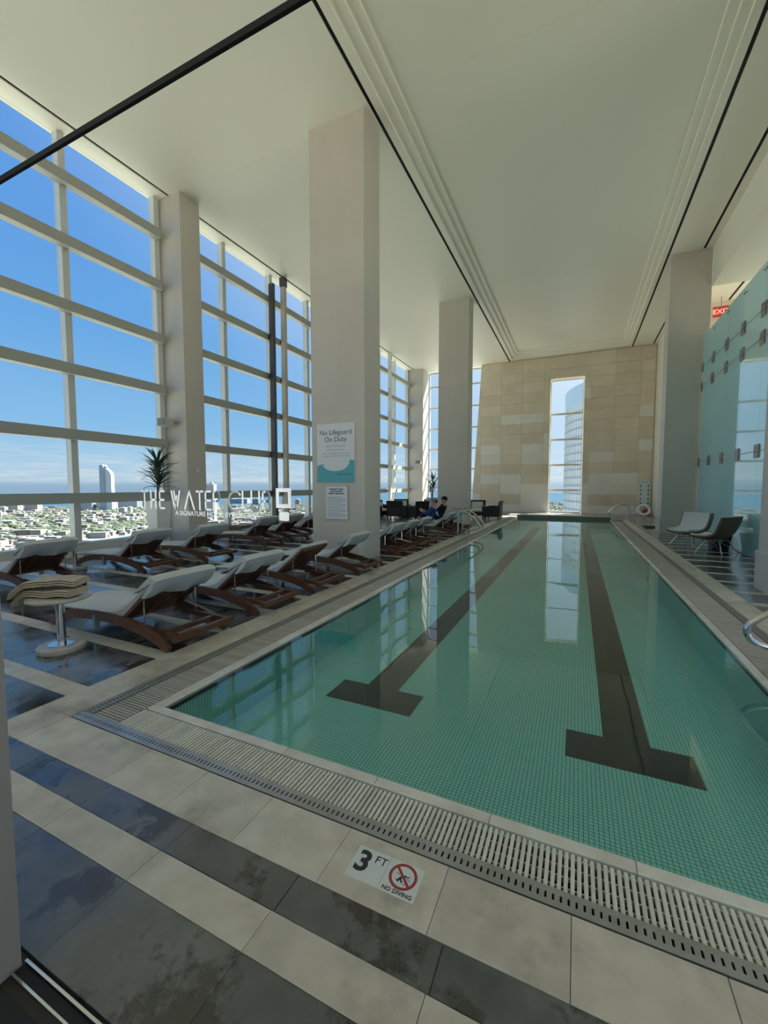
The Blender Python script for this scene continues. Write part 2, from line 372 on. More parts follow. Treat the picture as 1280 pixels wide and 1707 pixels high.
# ------------------------------------------------------------------ pool
basin = MB()
BZ = -.45
basin.box(PX0 - .1, PX1 + .1, PY0 - .1, PY1 + .1, BZ - .1, BZ)
basin.box(PX0 - .1, PX0, PY0, PY1, BZ, -.03); basin.box(PX1, PX1 + .1, PY0, PY1, BZ, -.03)
basin.box(PX0 - .1, PX1 + .1, PY0 - .1, PY0, BZ, -.03); basin.box(PX0 - .1, PX1 + .1, PY1, PY1 + .1, BZ, -.03)
basin = tag(basin.build('pool_basin', M['mosaic']), 'long lap pool lined with small teal mosaic tiles', kind='structure')
for cx in (-1.745, .405):
    poly = [(cx - .44, 3.34), (cx + .44, 3.34), (cx + .44, 3.72), (cx + .165, 3.72), (cx + .165, 21.8), (cx - .165, 21.8), (cx - .165, 3.72), (cx - .44, 3.72)]
    MB().prism(poly, BZ, BZ + .004).build('lane_marking', M['lane'], basin)
wat = MB(); wat.rings([[(PX0, PY0, -.012), (PX1, PY0, -.012)], [(PX0, PY1, -.012), (PX1, PY1, -.012)]], closed=False)
tag(wat.build('pool_water', M['water']), 'still clear water filling the lap pool', kind='stuff')
# stone lip round the water
lip = tag(empty('trim_1', (0, 0, 0)), 'narrow stone lip round the water', kind='structure')
def lip_run(axis, c0, c1, a0, a1, step=.61):
    a = a0
    while a < a1 - .01:
        e_ = min(a + step, a1); q = MB()
        if axis == 'x': q.box(a + .001, e_ - .001, c0, c1, -.06, .002, ch=.006)
        else: q.box(c0, c1, a + .001, e_ - .001, -.06, .002, ch=.006)
        q.build('lip_stone', M['lip'], lip); a = e_
lip_run('x', 1.915, PY0, -2.785, 1.475)
lip_run('y', -2.785, PX0, PY0, PY1); lip_run('y', PX1, 1.475, PY0, PY1)
# raised far end of the pool: olive mosaic face, stone top
cur = tag(empty('trim_2', (0, PY1, 0)), 'raised end curb of the pool with olive mosaic face', kind='structure')
MB().box(PX0 - .09, PX1 + .07, 0, .38, -.06, .115).build('curb_face', M['oliv'], cur)
MB().box(PX0 - .5, PX1 + .5, .04, .46, .1155, .15, ch=.006).build('curb_cap', M['lime'], cur)
# gutter gratings
trough = MB()
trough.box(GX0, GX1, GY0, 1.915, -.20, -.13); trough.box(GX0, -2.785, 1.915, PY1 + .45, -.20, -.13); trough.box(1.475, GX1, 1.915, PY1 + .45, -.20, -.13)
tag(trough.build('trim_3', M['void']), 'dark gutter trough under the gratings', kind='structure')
def grate(name, label, axis, c0, c1, a0, a1, near=295):
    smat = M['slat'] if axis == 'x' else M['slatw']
    root = tag(empty(name, ((a0 + a1) / 2 if axis == 'x' else (c0 + c1) / 2, (c0 + c1) / 2 if axis == 'x' else a0, -.02)), label, 'grate', 'pool gutter gratings')
    ox, oy, oz = root.location
    L = c1 - c0; n = int((a1 - a0) / .025)
    sm = MB()
    if axis == 'x': sm.box(-.0078, .0078, -L / 2, L / 2, -.025, 0, ch=.002)
    else: sm.box(-L / 2, L / 2, -.0078, .0078, -.025, 0, ch=.002)
    sm = sm.build('slat', smat, mesh_only=True)
    for i in range(min(n, near)):
        a = a0 + .0125 + i * .025
        p = (a, (c0 + c1) / 2) if axis == 'x' else ((c0 + c1) / 2, a)
        link('slat', sm, root, (p[0] - ox, p[1] - oy, .015 + random.uniform(-.0006, .0006)))
    if n > near:
        q = MB()
        for i in range(near, n):
            a = a0 + .0125 + i * .025 - (ox if axis == 'x' else oy)
            if axis == 'x': q.box(a - .0078, a + .0078, c0 - oy, c1 - oy, -.01, .015)
            else: q.box(c0 - ox, c1 - ox, a - .0078, a + .0078, -.01, .015)
        tag(q.build('distant_slats', smat, root), kind='stuff')
    for f in (.12, .37, .63, .88):
        c = c0 + L * f; q = MB()
        if axis == 'x': q.box(a0 - ox, a1 - ox, c - .003 - oy, c + .003 - oy, -.02, .010)
        else: q.box(c - .003 - ox, c + .003 - ox, a0 - oy, a1 - oy, -.02, .010)
        q.build('rib', M['rib'], root)
    return root
grate('gutter_grate', 'slatted gutter grating along the near end of the pool', 'x', 1.705, 1.905, -2.79, 1.46)
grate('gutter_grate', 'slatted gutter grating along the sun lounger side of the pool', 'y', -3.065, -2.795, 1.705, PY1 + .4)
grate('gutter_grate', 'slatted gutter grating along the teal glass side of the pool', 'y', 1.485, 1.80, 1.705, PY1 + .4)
def slot_drain(label, axis, c0, c1, a0, a1):
    root = tag(empty('slot_drain', ((a0 if axis == 'x' else c0), (c0 if axis == 'x' else a0), 0)), label, 'drain', 'slotted steel drain strips')
    def q(mb, u0, u1, v0, v1, z0, z1):
        if axis == 'x': mb.box(u0 - a0, u1 - a0, v0 - c0, v1 - c0, z0, z1)
        else: mb.box(v0 - c0, v1 - c0, u0 - a0, u1 - a0, z0, z1)
    mb = MB(); w_ = c1 - c0
    q(mb, a0, a1, c0, c0 + w_ * .32, -.008, .001); q(mb, a0, a1, c1 - w_ * .34, c1, -.008, .001)
    n = int((a1 - a0) / .0278)
    for i in range(n + 1):
        u = a0 + i * (a1 - a0) / n
        q(mb, max(a0, u - .0098), min(a1, u + .0098), c0 + w_ * .32, c1 - w_ * .34, -.008, .001)
    tag(mb.build('slotted_cover', M['steel' if axis == 'x' else 'steelw'], root))
    e = MB(); q(e, a0, a1, c1 - .012, c1, -.13, -.009); q(e, a0, a1, c0, c0 + .004, -.13, -.009); e.build('edge_angle', M['steel'], root)
slot_drain('slotted steel strip drain along the near end of the pool', 'x', 1.62, 1.70, -3.16, 1.895)
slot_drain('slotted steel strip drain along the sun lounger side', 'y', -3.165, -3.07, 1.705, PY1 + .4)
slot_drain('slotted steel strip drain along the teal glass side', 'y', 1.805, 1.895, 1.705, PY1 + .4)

# ------------------------------------------------------------------ ceiling
ceil = tag(empty('ceiling', (0, 0, CEIL)), kind='structure')
def cpanel(x0, x1, y0, y1, z=0, th=.25, name='ceiling_panel'):
    return MB().box(x0, x1, y0, y1, z, z + th).build(name, M['ceil'], ceil)
SE = [8.09 + 9.5 * i for i in range(-1, 3)]
ycuts = [-9.9, -1.41, 8.09, 17.59, 27.4]
for a, b_ in zip(ycuts, ycuts[1:]):
    cpanel(-9.98, -4.02, a + .0015, b_ - .0015)
    cpanel(-3.4, 2.03, a + .0015, min(b_ - .0015, 25.8), z=.21)
cpanel(-10.6, -10.06, -9.9, 27.4)
for i, (xl, xr, yf) in enumerate(((-3.94, 2.52, 26.98), (-3.78, 2.37, 26.58), (-3.58, 2.20, 26.18))):
    xl2, xr2, yf2 = [(-3.78, 2.37, 26.58), (-3.58, 2.20, 26.18), (-3.4, 2.03, 25.8)][i]
    q = MB()
    q.box(xl, xl2, -9.9, yf, i * .07, .30); q.box(xr2, xr, -9.9, yf, i * .07, .30); q.box(xl2, xr2, yf2, yf, i * .07, .30)
    q.build('cove_step', M['ceil'], ceil)
cpanel(2.60, 3.50, -9.9, 27.4); cpanel(3.58, 3.78, -9.9, 27.4)
for (x0, x1, a, b_) in ((-4.02, -3.94, -9.9, 27), (2.52, 2.60, -9.9, 27), (-10.06, -9.98, -9.9, 27), (3.50, 3.58, -9.9, 27)):
    MB().box(x0, x1, a, b_, .03, .25).build('black_slot', M['black'], ceil)
MB().box(-4.02, 2.60, 26.98, 27.05, .02, .25).build('black_slot', M['black'], ceil)
MB().box(-10.6, 3.9, -9.9, 27.6, .31, .5).build('ceiling_void', M['black'], ceil)
for (x, y) in ((-6.45, 9.6), (-7.2, 14.8), (2.05, 9.4), (1.0, 16.5)):
    tag(MB().lathe([(.0, -.05), (.02, -.05), (.035, -.02), (.06, -.006), (.06, 0)], 14, caps=False).build('sprinkler', M['white'], ceil))

# ------------------------------------------------------------------ columns
def column(label, x0, x1, y0, y1, top=CEIL, proud=.02):
    r = tag(empty('column', ((x0 + x1) / 2, (y0 + y1) / 2, 0)), label, kind='structure')
    hx, hy = (x1 - x0) / 2, (y1 - y0) / 2
    MB().box(-hx - proud, hx + proud, -hy - proud, hy + proud, 0, .585, ch=.008).build('plinth', M['colst'], r)
    zs = [.585, 3.2, 5.8, top]
    for a, b_ in zip(zs, zs[1:]):
        MB().box(-hx, hx, -hy, hy, a + .001, b_ - .001).build('cladding_panel', M['colst'], r)
    return r
column('broad stone column carrying the lifeguard notice', -5.47, -4.13, 7.9, 8.65, proud=.004)
column('stone column behind the far ladder and loungers', -5.45, -4.18, 17.2, 17.95, proud=.004)
column('stone column at the window wall beside the near planter', -10.5, -9.6, 8.0, 8.62, proud=.004)
column('stone column at the window wall hidden behind the broad column', -10.5, -9.6, 17.2, 17.85, proud=.004)
column('stone corner column beyond the wicker chairs', -10.5, -9.35, 26.2, 27.25, proud=.004)
column('stone column at the far end of the teal glass screen', 2.64, 3.77, 17.0, 17.75, proud=.04)
column('stone column at the near end of the teal glass screen', 2.62, 3.77, 7.65, 8.4, proud=.03)

# ------------------------------------------------------------------ window walls
TZ = [1.34, 2.76, 4.20, 5.55, 6.94, 8.27]
def bay(n, y0, y1, mull, caps=True):
    r = tag(empty('window_%d' % n, (-10.5, (y0 + y1) / 2, 0)), kind='structure')
    yc = (y0 + y1) / 2
    for m in mull + [y0 + .09, y1 - .09]:
        ww = .07
        MB().box(-.06, .14, m - yc - ww, m - yc + ww, .30, CEIL).build('mullion', M['frame'], r)
    for z in TZ:
        q = MB(); q.box(.14, .34, y0 + .12 - yc, y1 - .12 - yc, z - .115, z + .115)
        q.build('transom', M['tran'], r)
    MB().box(-.1, .16, y0 - yc, y1 - yc, 0, .30).build('sill', M['frame'], r)
    ms = sorted([y0 + .09] + mull + [y1 - .09]); zz = [.30] + TZ + [CEIL]
    for a, b_ in zip(ms, ms[1:]):
        for za, zb in zip(zz, zz[1:]):
            MB().box(-.012, .0, a - yc + .0705, b_ - yc - .0705, za, zb).build('pane', M['pane'], r)
    return r
bay(1, -1.2, 7.98, [5.64, 3.4, 1.15])
bay(2, 8.63, 17.2, [10.22, 12.45, 14.75])
bay(3, 17.87, 26.2, [19.5, 21.7, 23.9])
# far left window, looking along the pool
def farwin(n, x0, x1, y, zs, mull, thick=.06):
    r = tag(empty('window_%d' % n, ((x0 + x1) / 2, y, 0)), kind='structure'); xc = (x0 + x1) / 2
    for m in [x0 + thick / 2] + mull + [x1 - thick / 2]:
        MB().box(m - xc - thick / 2, m - xc + thick / 2, -.04, .08, zs[0], zs[-1]).build('mullion', M['frame'], r)
    for z in zs:
        MB().box(x0 - xc + thick, x1 - xc - thick, -.05, .08, z - .055, z + .055).build('transom', M['frame'], r)
    ms = [x0 + thick / 2] + mull + [x1 - thick / 2]
    for a, b_ in zip(ms, ms[1:]):
        for za, zb in zip(zs, zs[1:]):
            MB().box(a - xc + thick / 2 + .001, b_ - xc - thick / 2 - .001, .01, .022, za + .056, zb - .056).build('pane', M['pane'], r)
farwin(4, -9.35, -5.3, 27.4, [.06, 1.34, 2.75, 4.11, 5.47, 6.86, 8.27, 9.2], [-7.4], .09)
farwin(5, -1.59, .22, 27.45, [.02, 1.36, 2.88, 4.40, 5.92, 7.95], [], .05)

# stray structural posts inside the glass; the first has shading put into its colour
for lab, y, mk, ht in (('steel post coloured dark for its shading, standing inside the window wall', 12.07, 'postd', 8.75), ('tan steel post standing inside the window wall', 12.72, 'postb', 9.26), ('white sunlit steel post inside the far window bay', 22.3, 'postw', 9.26)):
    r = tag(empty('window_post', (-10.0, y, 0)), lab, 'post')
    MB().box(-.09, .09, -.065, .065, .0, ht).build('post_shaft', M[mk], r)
    MB().box(-.13, .13, -.13, .13, .0, .03).build('base_plate', M[mk], r)
    if ht > 9: MB().box(-.10, .10, -.10, .10, ht - .35, ht - .02).build('head_sleeve', M['postd'] if mk == 'postb' else M[mk], r)
    for z in TZ[:5]:
        MB().box(-.17, -.09, -.05, .05, z - .05, z + .05).build('bracket', M['postd'], r)

# ------------------------------------------------------------------ far wall: stone blocks
wf = MB()
def slx(z): return -6.27 + .55 * z / 9.2
wf.prism_xz([(slx(0) , 0), (-1.60, 0), (-1.60, 9.3), (slx(9.3), 9.3)], 27.04, 27.38)
wf.prism_xz([(.235, 0), (3.8, 0), (3.8, 9.3), (.235, 9.3)], 27.04, 27.38)
wf.prism_xz([(-1.60, 7.98), (.235, 7.98), (.235, 9.3), (-1.60, 9.3)], 27.04, 27.38)
wf = tag(wf.build('wall_far', M['tan']), kind='structure')
rows = [0, .49] + [.49 + .617 * i for i in range(1, 15)]
rows[-1] = 9.26
pale_blocks = {(9, -4.45), (9, -3.2), (5, -5.7), (6, -5.7), (5, -3.2), (6, -3.2), (7, -1.94), (6, -1.94), (5, -1.94), (2, -4.45), (2, -3.2), (1, -3.2), (2, -1.94), (0, -5.7), (0, -4.45), (0, -3.2), (0, -1.94),
               (9, 3.02), (11, .2), (5, .55), (3, .55), (3, 1.8), (2, .55), (2, 1.8), (2, 3.02), (1, 3.02), (0, .2), (0, .55), (0, 1.8), (0, 3.02), (2, .2), (1, .2), (1, -6.3), (3, -5.7), (3, -4.45), (1, -1.94), (6, 3.02)}
for i, (z0, z1) in enumerate(zip(rows, rows[1:])):
    for xs in ([-6.3, -5.7, -4.45, -3.2, -1.94, -1.59], [.225, .55, 1.8, 3.02, 3.69]):
        for x0, x1 in zip(xs, xs[1:]):
            key = (i, x0) if x0 != .225 else (i, .2)
            g = .003; a0 = x0 + g; a1 = x1 - g
            l0, l1 = max(a0, slx(z0) + .01), max(a0, slx(z1) + .01)
            if l1 > a1 - .05: continue
            mk = 'pale' if key in pale_blocks else 'tan'
            MB().prism_xz([(l0, z0 + g), (a1, z0 + g), (a1, z1 - g), (l1, z1 - g)], 27.0 - random.uniform(0, .004), 27.04).build('stone_block', M[mk], wf)
    if z0 > 7.9:
        for x0, x1 in zip([-1.59, -.35, .225], [-.35, .225, .3]):
            if x1 < .29: MB().prism_xz([(x0 + .003, z0 + .003), (x1 - .003, z0 + .003), (x1 - .003, z1 - .003), (x0 + .003, z1 - .003)], 27.0, 27.04).build('stone_block', M['tan'], wf)
# header of window 5 between 7.95 and the first full row
MB().prism_xz([(-1.59, 7.97), (.225, 7.97), (.225, 8.505), (-1.59, 8.505)], 27.0, 27.04).build('stone_block', M['tan'], wf)

# ------------------------------------------------------------------ right-hand side
tag(MB().box(3.74, 3.9, 17.76, 27.04, 0, CEIL).build('wall_right', M['wallp']), kind='structure')
tag(MB().box(FR, FR + .2, 7.0, 17, 0, CEIL + .3).build('wall_corridor', M['wallp']), kind='structure')
tag(MB().box(3.9, FR, 22.0, 22.2, 0, CEIL).build('wall_passage', M['tan']), kind='structure')
tag(MB().box(3.775, FR, -9.9, 17.0, 8.03, CEIL + .2).build('trim_4', M['ceil']), 'deep beam over the teal glass screen', kind='structure')
cp = tag(MB().box(3.79, FR, 17.0, 22.0, CEIL, CEIL + .2).build('trim_5', M['ceil']), 'passage ceiling beyond the beam', kind='structure')
MB().box(5.44, 5.52, 17.2, 21.99, CEIL - .004, CEIL + .01).build('black_slot', M['black'], cp)
ex = tag(empty('exit_sign', (5.12, 21.55, 8.50)), 'red lit exit sign hung above the glass screen', 'sign')
MB().box(-.26, .26, -.03, .03, 0, .40).build('sign_case', M['red'], ex)
MB().box(-.25, .25, -.036, -.031, .015, .385).build('sign_face', P('exit_face', (.60, .05, .05), .5), ex)
text('lettering', 'EXIT', .27, ex, emis('exit_letters', (.95, .30, .25), .5), (0, -.0365, .105), FACE, bold=.004)
MB().box(-.012, .012, -.012, .012, .40, .78).build('hanger', M['steel'], ex)
tag(MB().box(-10.6, FR + .2, -10.1, -9.9, 0, CEIL + .3).build('wall_rear', M['wallp']), kind='structure')
# teal glass screen of panels held by bronze patch fittings
gs = tag(empty('glass_screen', (3.62, 12.7, 0)), 'tall teal glass screen of bolted panels', 'screen')
gy = [8.455, 9.47, 10.73, 11.99, 13.25, 14.50, 15.75, 16.93]; gz = [.01, 2.38, 4.85, 5.47, 6.49]
for a, b_ in zip(gy, gy[1:]):
    for za, zb in zip(gz, gz[1:]):
        MB().box(0, .015, a - 12.7 + .003, b_ - 12.7 - .003, za + .003, zb - .003).build('glass_panel', M['teal'], gs)
pm = MB().box(-.025, -.001, -.13, .13, -.15, .15, ch=.0).build('patch_fitting', M['patch'], mesh_only=True)
pe = MB().box(-.025, -.001, -.05, .02, -.15, .15).build('patch_fitting', M['patch'], mesh_only=True)
bo = MB().lathe([(.018, 0), (.018, .03), (.0, .031)], 10, Matrix.Rotation(R(-90), 4, 'Y')).build('bolt', M['steel'], mesh_only=True)
for y in gy[1:]:
    for z in gz[1:4]:
        link('patch_fitting', pm if y < 16.5 else pe, gs, (0, y - 12.7, z))
    if y < 16.5:
        for dy in (-.06, .06): link('bolt', bo, gs, (-.001, y - 12.7 + dy, 6.33))
for z in gz[1:4]:
    MB().tube([(-.035, gy[1] - 12.7, z), (-.035, gy[-1] - 12.7, z)], .006, 6).build('tie_rod', M['steel'], gs)
MB().box(-.03, .045, 8.455 - 12.7, 16.93 - 12.7, 0, .012).build('floor_channel', M['steel'], gs)

# ------------------------------------------------------------------ glass partition in front of the lobby
PY = .662
gp = tag(empty('glass_partition', (0, PY, 0)), 'clear frameless glass partition with etched lettering, between lobby and pool', 'partition')
MB().box(-1.64, 1.55, -.004, .004, .012, 2.463).build('pane', M['pane2'], gp)
MB().box(-1.64, 1.55, -.004, .004, 2.479, 3.6).build('pane', M['pane2'], gp)
MB().box(-3.4, 1.55, -.004, .004, 2.464, 2.478).build('black_joint', M['black'], gp)
MB().box(-1.93, -1.645, -.09, -.002, 0, 3.6).build('end_post', M['postg'], gp)
tr = MB(); tr.box(-1.64, 1.55, -.037, -.030, 0, .014); tr.box(-1.64, 1.55, .004, .012, 0, .014); tr.build('floor_track', M['chrome'], gp)
MB().box(-1.64, 1.55, -.030, .003, 0, .004).build('track_groove', M['black'], gp)
# lettering of single strokes; letters laid out in a box 0..1 tall
def arc(cx, cy_, rx, ry, a0, a1, n=12): return [(cx + rx * math.cos(R(a0 + (a1 - a0) * i / n)), cy_ + ry * math.sin(R(a0 + (a1 - a0) * i / n))) for i in range(n + 1)]
GLY = {'T': (.75, [[(0, 1), (.75, 1)], [(.375, 1), (.375, 0)]]), 'H': (.7, [[(0, 0), (0, 1)], [(.7, 0), (.7, 1)], [(0, .5), (.7, .5)]]),
       'E': (.55, [[(.55, 0), (0, 0), (0, 1), (.55, 1)], [(0, .5), (.5, .5)]]), 'W': (1.25, [[(0, 1), (.36, 0), (.625, .72)], [(.3, 1), (.62, 0)], [(.5, .36), (.62, 0), (.98, 1)]]),
       'A': (.85, [[(0, 0), (.425, 1), (.85, 0)]]), 'R': (.62, [[(0, 0), (0, 1), (.3, 1)] + arc(.32, .74, .28, .26, 90, -90) + [(0, .48)], [(.3, .48), (.62, 0)]]),
       'C': (.8, [arc(.5, .5, .5, .5, 45, 315, 18)]), 'L': (.5, [[(0, 1), (0, 0), (.5, 0)]]), 'U': (.7, [[(0, 1), (0, .35)] + arc(.35, .35, .35, .35, 180, 360, 12) + [(.7, 1)]]),
       'B': (.6, [[(0, 0), (0, 1), (.28, 1)] + arc(.3, .76, .24, .24, 90, -90) + [(0, .52)], [(.3, .52)] + arc(.32, .26, .28, .26, 90, -90) + [(0, 0), (0, .03)]])}
WID = {'T': .46, 'H': .42, 'E': .38, 'W': .86, 'A': .74, 'R': .45, 'C': .74, 'L': .36, 'U': .52, 'B': .48}
def stroke(mb, pts, wd, m):
    for a, b_ in zip(pts, pts[1:]):
        dx, dz = b_[0] - a[0], b_[1] - a[1]; l = math.hypot(dx, dz)
        if l < 1e-6: continue
        ux, uz = dx / l * wd / 2, dz / l * wd / 2
        q = [(a[0] - ux - uz, a[1] - uz + ux), (a[0] - ux + uz, a[1] - uz - ux), (b_[0] + ux + uz, b_[1] + uz - ux), (b_[0] + ux - uz, b_[1] + uz + ux)]
        mb.prism_xz(q, -.0009, 0, m)
lt = MB()
hh = .0395; x = -.945
mm = lambda x_: Matrix.Translation((x_, -.0042, 1.6 - .0505)) @ Matrix.Diagonal((hh, 1, hh, 1))
for word, x0, x1 in (('THE', -.945, -.868), ('WATER', -.843, -.694), ('CLUB', -.668, -.557)):
    wsum = sum(WID[c] for c in word); gap = ((x1 - x0) / hh - wsum) / max(1, len(word) - 1)
    x = x0
    for c in word:
        for s_ in GLY[c][1]: stroke(lt, [(p[0] * WID[c] / GLY[c][0], p[1]) for p in s_], .105, mm(x))
        x += (WID[c] + gap) * hh
tag(lt.build('lettering', M['letter'], gp), 'etched words THE WATER CLUB')
lg = MB()
for (a, b_, c, d) in ((-.5425, -.5350, 1.5575, 1.5965), (-.5130, -.5055, 1.5575, 1.5965), (-.5350, -.5130, 1.5890, 1.5965), (-.5350, -.5130, 1.5575, 1.5650)):
    lg.box(a, b_, -.0051, -.0042, c, d)
lg.build('ring_emblem', M['letter'], gp)
MB().prism_xz([(-.5325, 1.5320), (-.5125, 1.5320), (-.5110, 1.5335), (-.5110, 1.5480), (-.5125, 1.5495), (-.5325, 1.5495), (-.5340, 1.5480), (-.5340, 1.5335)], -.0051, -.0042).build('block_emblem', M['letter'], gp)

text('lettering', 'A SIGNATURE HOTEL BY BORGATA', .0150, gp, M['letter'], (-.832, -.0045, 1.6 - .0655), FACE, 'LEFT', 1.02)

# ------------------------------------------------------------------ depth marker set in the stone by the near end
dm = tag(empty('depth_marker', (-.684, 1.475, .0008)), 'white tile marker reading 3 FT NO DIVING, set in the near coping', 'marker')
for sx_ in (-1, 1): MB().box(sx_ * .0765 - .0755, sx_ * .0765 + .0755, -.0755, .0755, -.002, .0006).build('marker_tile', M['tileW'], dm)
text('numeral', '3', .135, dm, M['ink'], (-.105, -.035, .0009), (0, 0, 0), bold=.004)
text('unit', 'FT', .052, dm, M['ink'], (-.034, .022, .0009), (0, 0, 0), bold=.0)
text('caption', 'NO DIVING', .0245, dm, M['ink'], (.0765, -.066, .0009), (0, 0, 0), bold=.0005)
rg = MB(); rg.rings([[(.0765 + r * math.cos(a * math.pi / 16), .0130 + r * math.sin(a * math.pi / 16), z) for a in range(32)] for r, z in ((.047, .0008), (.059, .0008), (.059, .0014), (.047, .0014), (.047, .0008))], caps=False)
rg.bar((.0765 - .036, .013 + .036, .0012), (.0765 + .036, .013 - .036, .0012), .011, .0006)
rg.build('prohibition_ring', M['inkr'], dm)
dv = MB()
for a, b_, w_ in (((.060, -.014), (.068, .006), .008), ((.068, .006), (.080, .014), .010), ((.080, .014), (.104, .020), .004), ((.068, .004), (.080, -.014), .006), ((.045, .022), (.062, .016), .002), ((.092, .010), (.112, .004), .002), ((.050, -.010), (.060, -.006), .002), ((.086, -.020), (.098, -.014), .002)):
    dv.bar((a[0], a[1], .0011), (b_[0], b_[1], .0011), w_, .0006)
dv.sphere((.084, .018, .0011), .005, 8, 5, (1, 1, .06)); dv.build('diver_figure', M['ink'], dm)
#--OBJECTS--
# ------------------------------------------------------------------ sun loungers (local +x is the head end, rear feet at x = 0)
RAILP = [(-2.0, .03), (-1.93, .07), (-1.80, .125), (-1.63, .172), (-1.40, .208), (-1.12, .225), (-.85, .222), (-.60, .203), (-.38, .165), (-.20, .118), (-.06, .05), (.0, .02)]
def zz(z): return .212 + (z - .265) * .84
MATP = [(-2.02, .245), (-1.72, .265), (-1.35, .275), (-1.02, .298), (-.80, zz(.405)), (-.62, zz(.505)), (-.46, zz(.635)), (-.225, zz(.855))]
MATB = [(-2.02, .207), (-1.72, .225), (-1.35, .235), (-1.02, .242), (-.80, .242), (-.72, zz(.300)), (-.50, zz(.505)), (-.195, zz(.815))]
def make_lounger(cover=True, wav=0):
    r = empty('sun_lounger')
    for s in (-1, 1):
        q = MB(); q.sweep_xz(RAILP, .045, [.05, .07, .085, .095, .10, .10, .10, .10, .10, .095, .08, .06], s * .355)
        q.build('frame_rail', M['teak'], r)
    q = MB()
    for s in (-1, 1): q.bar((-.62, s * .30, .17), (.10, s * .30, .14), .04, .055)
    q.bar((.085, -.375, .14), (.085, .375, .14), .055, .055); q.bar((-.12, -.28, .15), (-.12, .28, .15), .05, .04); q.build('rear_frame', M['teak'], r)
    for x in (-1.75, -1.1):
        MB().bar((x, -.335, .18), (x, .335, .18), .05, .04).build('cross_bar', M['teak'], r)
    q = MB()
    for s in (-1, 1): q.bar((-.73, s * .325, zz(.265)), (-.205, s * .325, zz(.775)), .045, .035)
    q.bar((-.225, -.30, zz(.755)), (-.225, .30, zz(.755)), .045, .035); q.bar((-.715, -.30, zz(.28)), (-.715, .30, zz(.28)), .045, .035); bf = q.build('back_frame', M['teak'], r)
    sl = MB().bar((-.70, 0, zz(.288)), (-.235, 0, zz(.740)), .062, .014).build('back_slat', M['teak'], mesh_only=True)
    for i in range(8): link('back_slat', sl, bf, (0, -.266 + i * .076, 0))
    for s in (-1, 1):
        MB().tube([(-.43, s * .30, zz(.585)), (-.415, s * .31, zz(.555)), (-.41, s * .315, .16)], .008, 6).build('support_rod', M['chrome'], r)
    for s in (-1, 1): MB().box(-1.16, -1.12, s * .355 - .026, s * .355 + .026, .08, .225).build('steel_strap', M['steel'], r)
    # mattress: one canvas cushion following the frame
    q = MB(); rings = []
    for (x, zt), (xb, zb) in zip(MATP, MATB):
        rings.append([(xb, -.345, zb), (xb, .345, zb), (x * .5 + xb * .5, .36, zb * .4 + zt * .6), (x, .335, zt), (x, .11, zt + .006), (x, -.11, zt - .002), (x, -.335, zt), (x * .5 + xb * .5, -.36, zb * .4 + zt * .6)])
    q.rings(rings); q.build('mattress', M['cloth'], r, smooth=True)
    if cover:
        rnd = random.Random(wav); n = 18; q = MB(); rings = []
        for i in range(n + 1):
            y = -.375 + .75 * i / n; k = .003 * math.sin(i * 1.1 + wav) ; hem = .590 + .016 * math.sin(i * .35 + wav) + rnd.uniform(-.002, .002)
            t = (abs(y) / .375) ** 6 * .012
            bx, bz = -.225 - (.235 - .04 * math.sin(i * .7 + wav)) * 1.0, 0
            rings.append([(x_, y, zz(z_)) for x_, z_ in ((-.50, .625 + k), (-.36, .765 + k - t), (-.235, .880 - t), (-.175, .865 - t), (-.148, .83 - t), (-.212 + k, .700), (bx + .118 + k, hem), (bx + .088 + k, hem + .01), (-.215, .79))])
        q.rings(rings); q.build('towel_cover', M['towelw'], r, smooth=True)
    return r
SPOTS = [
 (-3.53, 3.03, 0, 1, 'nearest poolside lounger with white cover, beside the table of folded towels'),
 (-3.55, 4.28, 0, 1, 'second poolside lounger from the near end, white cover over its back'),
 (-3.55, 5.48, 0, 0, 'third poolside lounger with bare dark wooden back, no cover'),
 (-3.54, 6.93, 0, 1, 'poolside lounger with white cover right in front of the broad column'),
 (-3.66, 9.12, 0, 1, 'first poolside lounger beyond the broad column, white covered back'),
 (-3.66, 10.15, 0, 1, 'middle of the three poolside loungers beyond the broad column'),
 (-3.66, 11.18, 0, 1, 'last of the three poolside loungers before the black mat'),
 (-3.60, 13.55, 0, 1, 'poolside lounger carrying the person in a blue shirt'),
 (-3.60, 14.9, 0, 1, 'poolside lounger carrying the person in a black cap'),
 (-7.20, 3.64, 3, 1, 'leftmost lounger in the window row, white cover hanging askew'),
 (-7.15, 5.33, 2, 1, 'window row lounger in front of the white planter, creased cover'),
 (-7.03, 6.65, -1, 1, 'window row lounger just right of the white planter'),
 (-7.45, 8.95, 0, 1, 'window row lounger with flat white mattress, before the wooden crate'),
 (-7.45, 10.15, 0, 1, 'window row lounger before the shade-dark steel post'),
 (-7.45, 11.4, 0, 1, 'window row lounger half hidden by the broad column'),
 (-7.55, 14.2, 0, 1, 'window row lounger seen just right of the broad column'),
]
protos = {}
for i, (x, y, a, cov, lab) in enumerate(SPOTS):
    kind = (cov, (i % 3) if cov else 0)
    if kind not in protos: o = protos[kind] = make_lounger(bool(cov), kind[1] * 2.3 + .4)
    else: o = copy_tree(protos[kind])
    o.location = (x, y, 0); o.rotation_euler = (0, 0, R(a)); o.scale = (1, 1, 1.08 if x < -6 else 1.0)
    tag(o, lab, 'sun lounger', 'sun loungers on the pool deck')

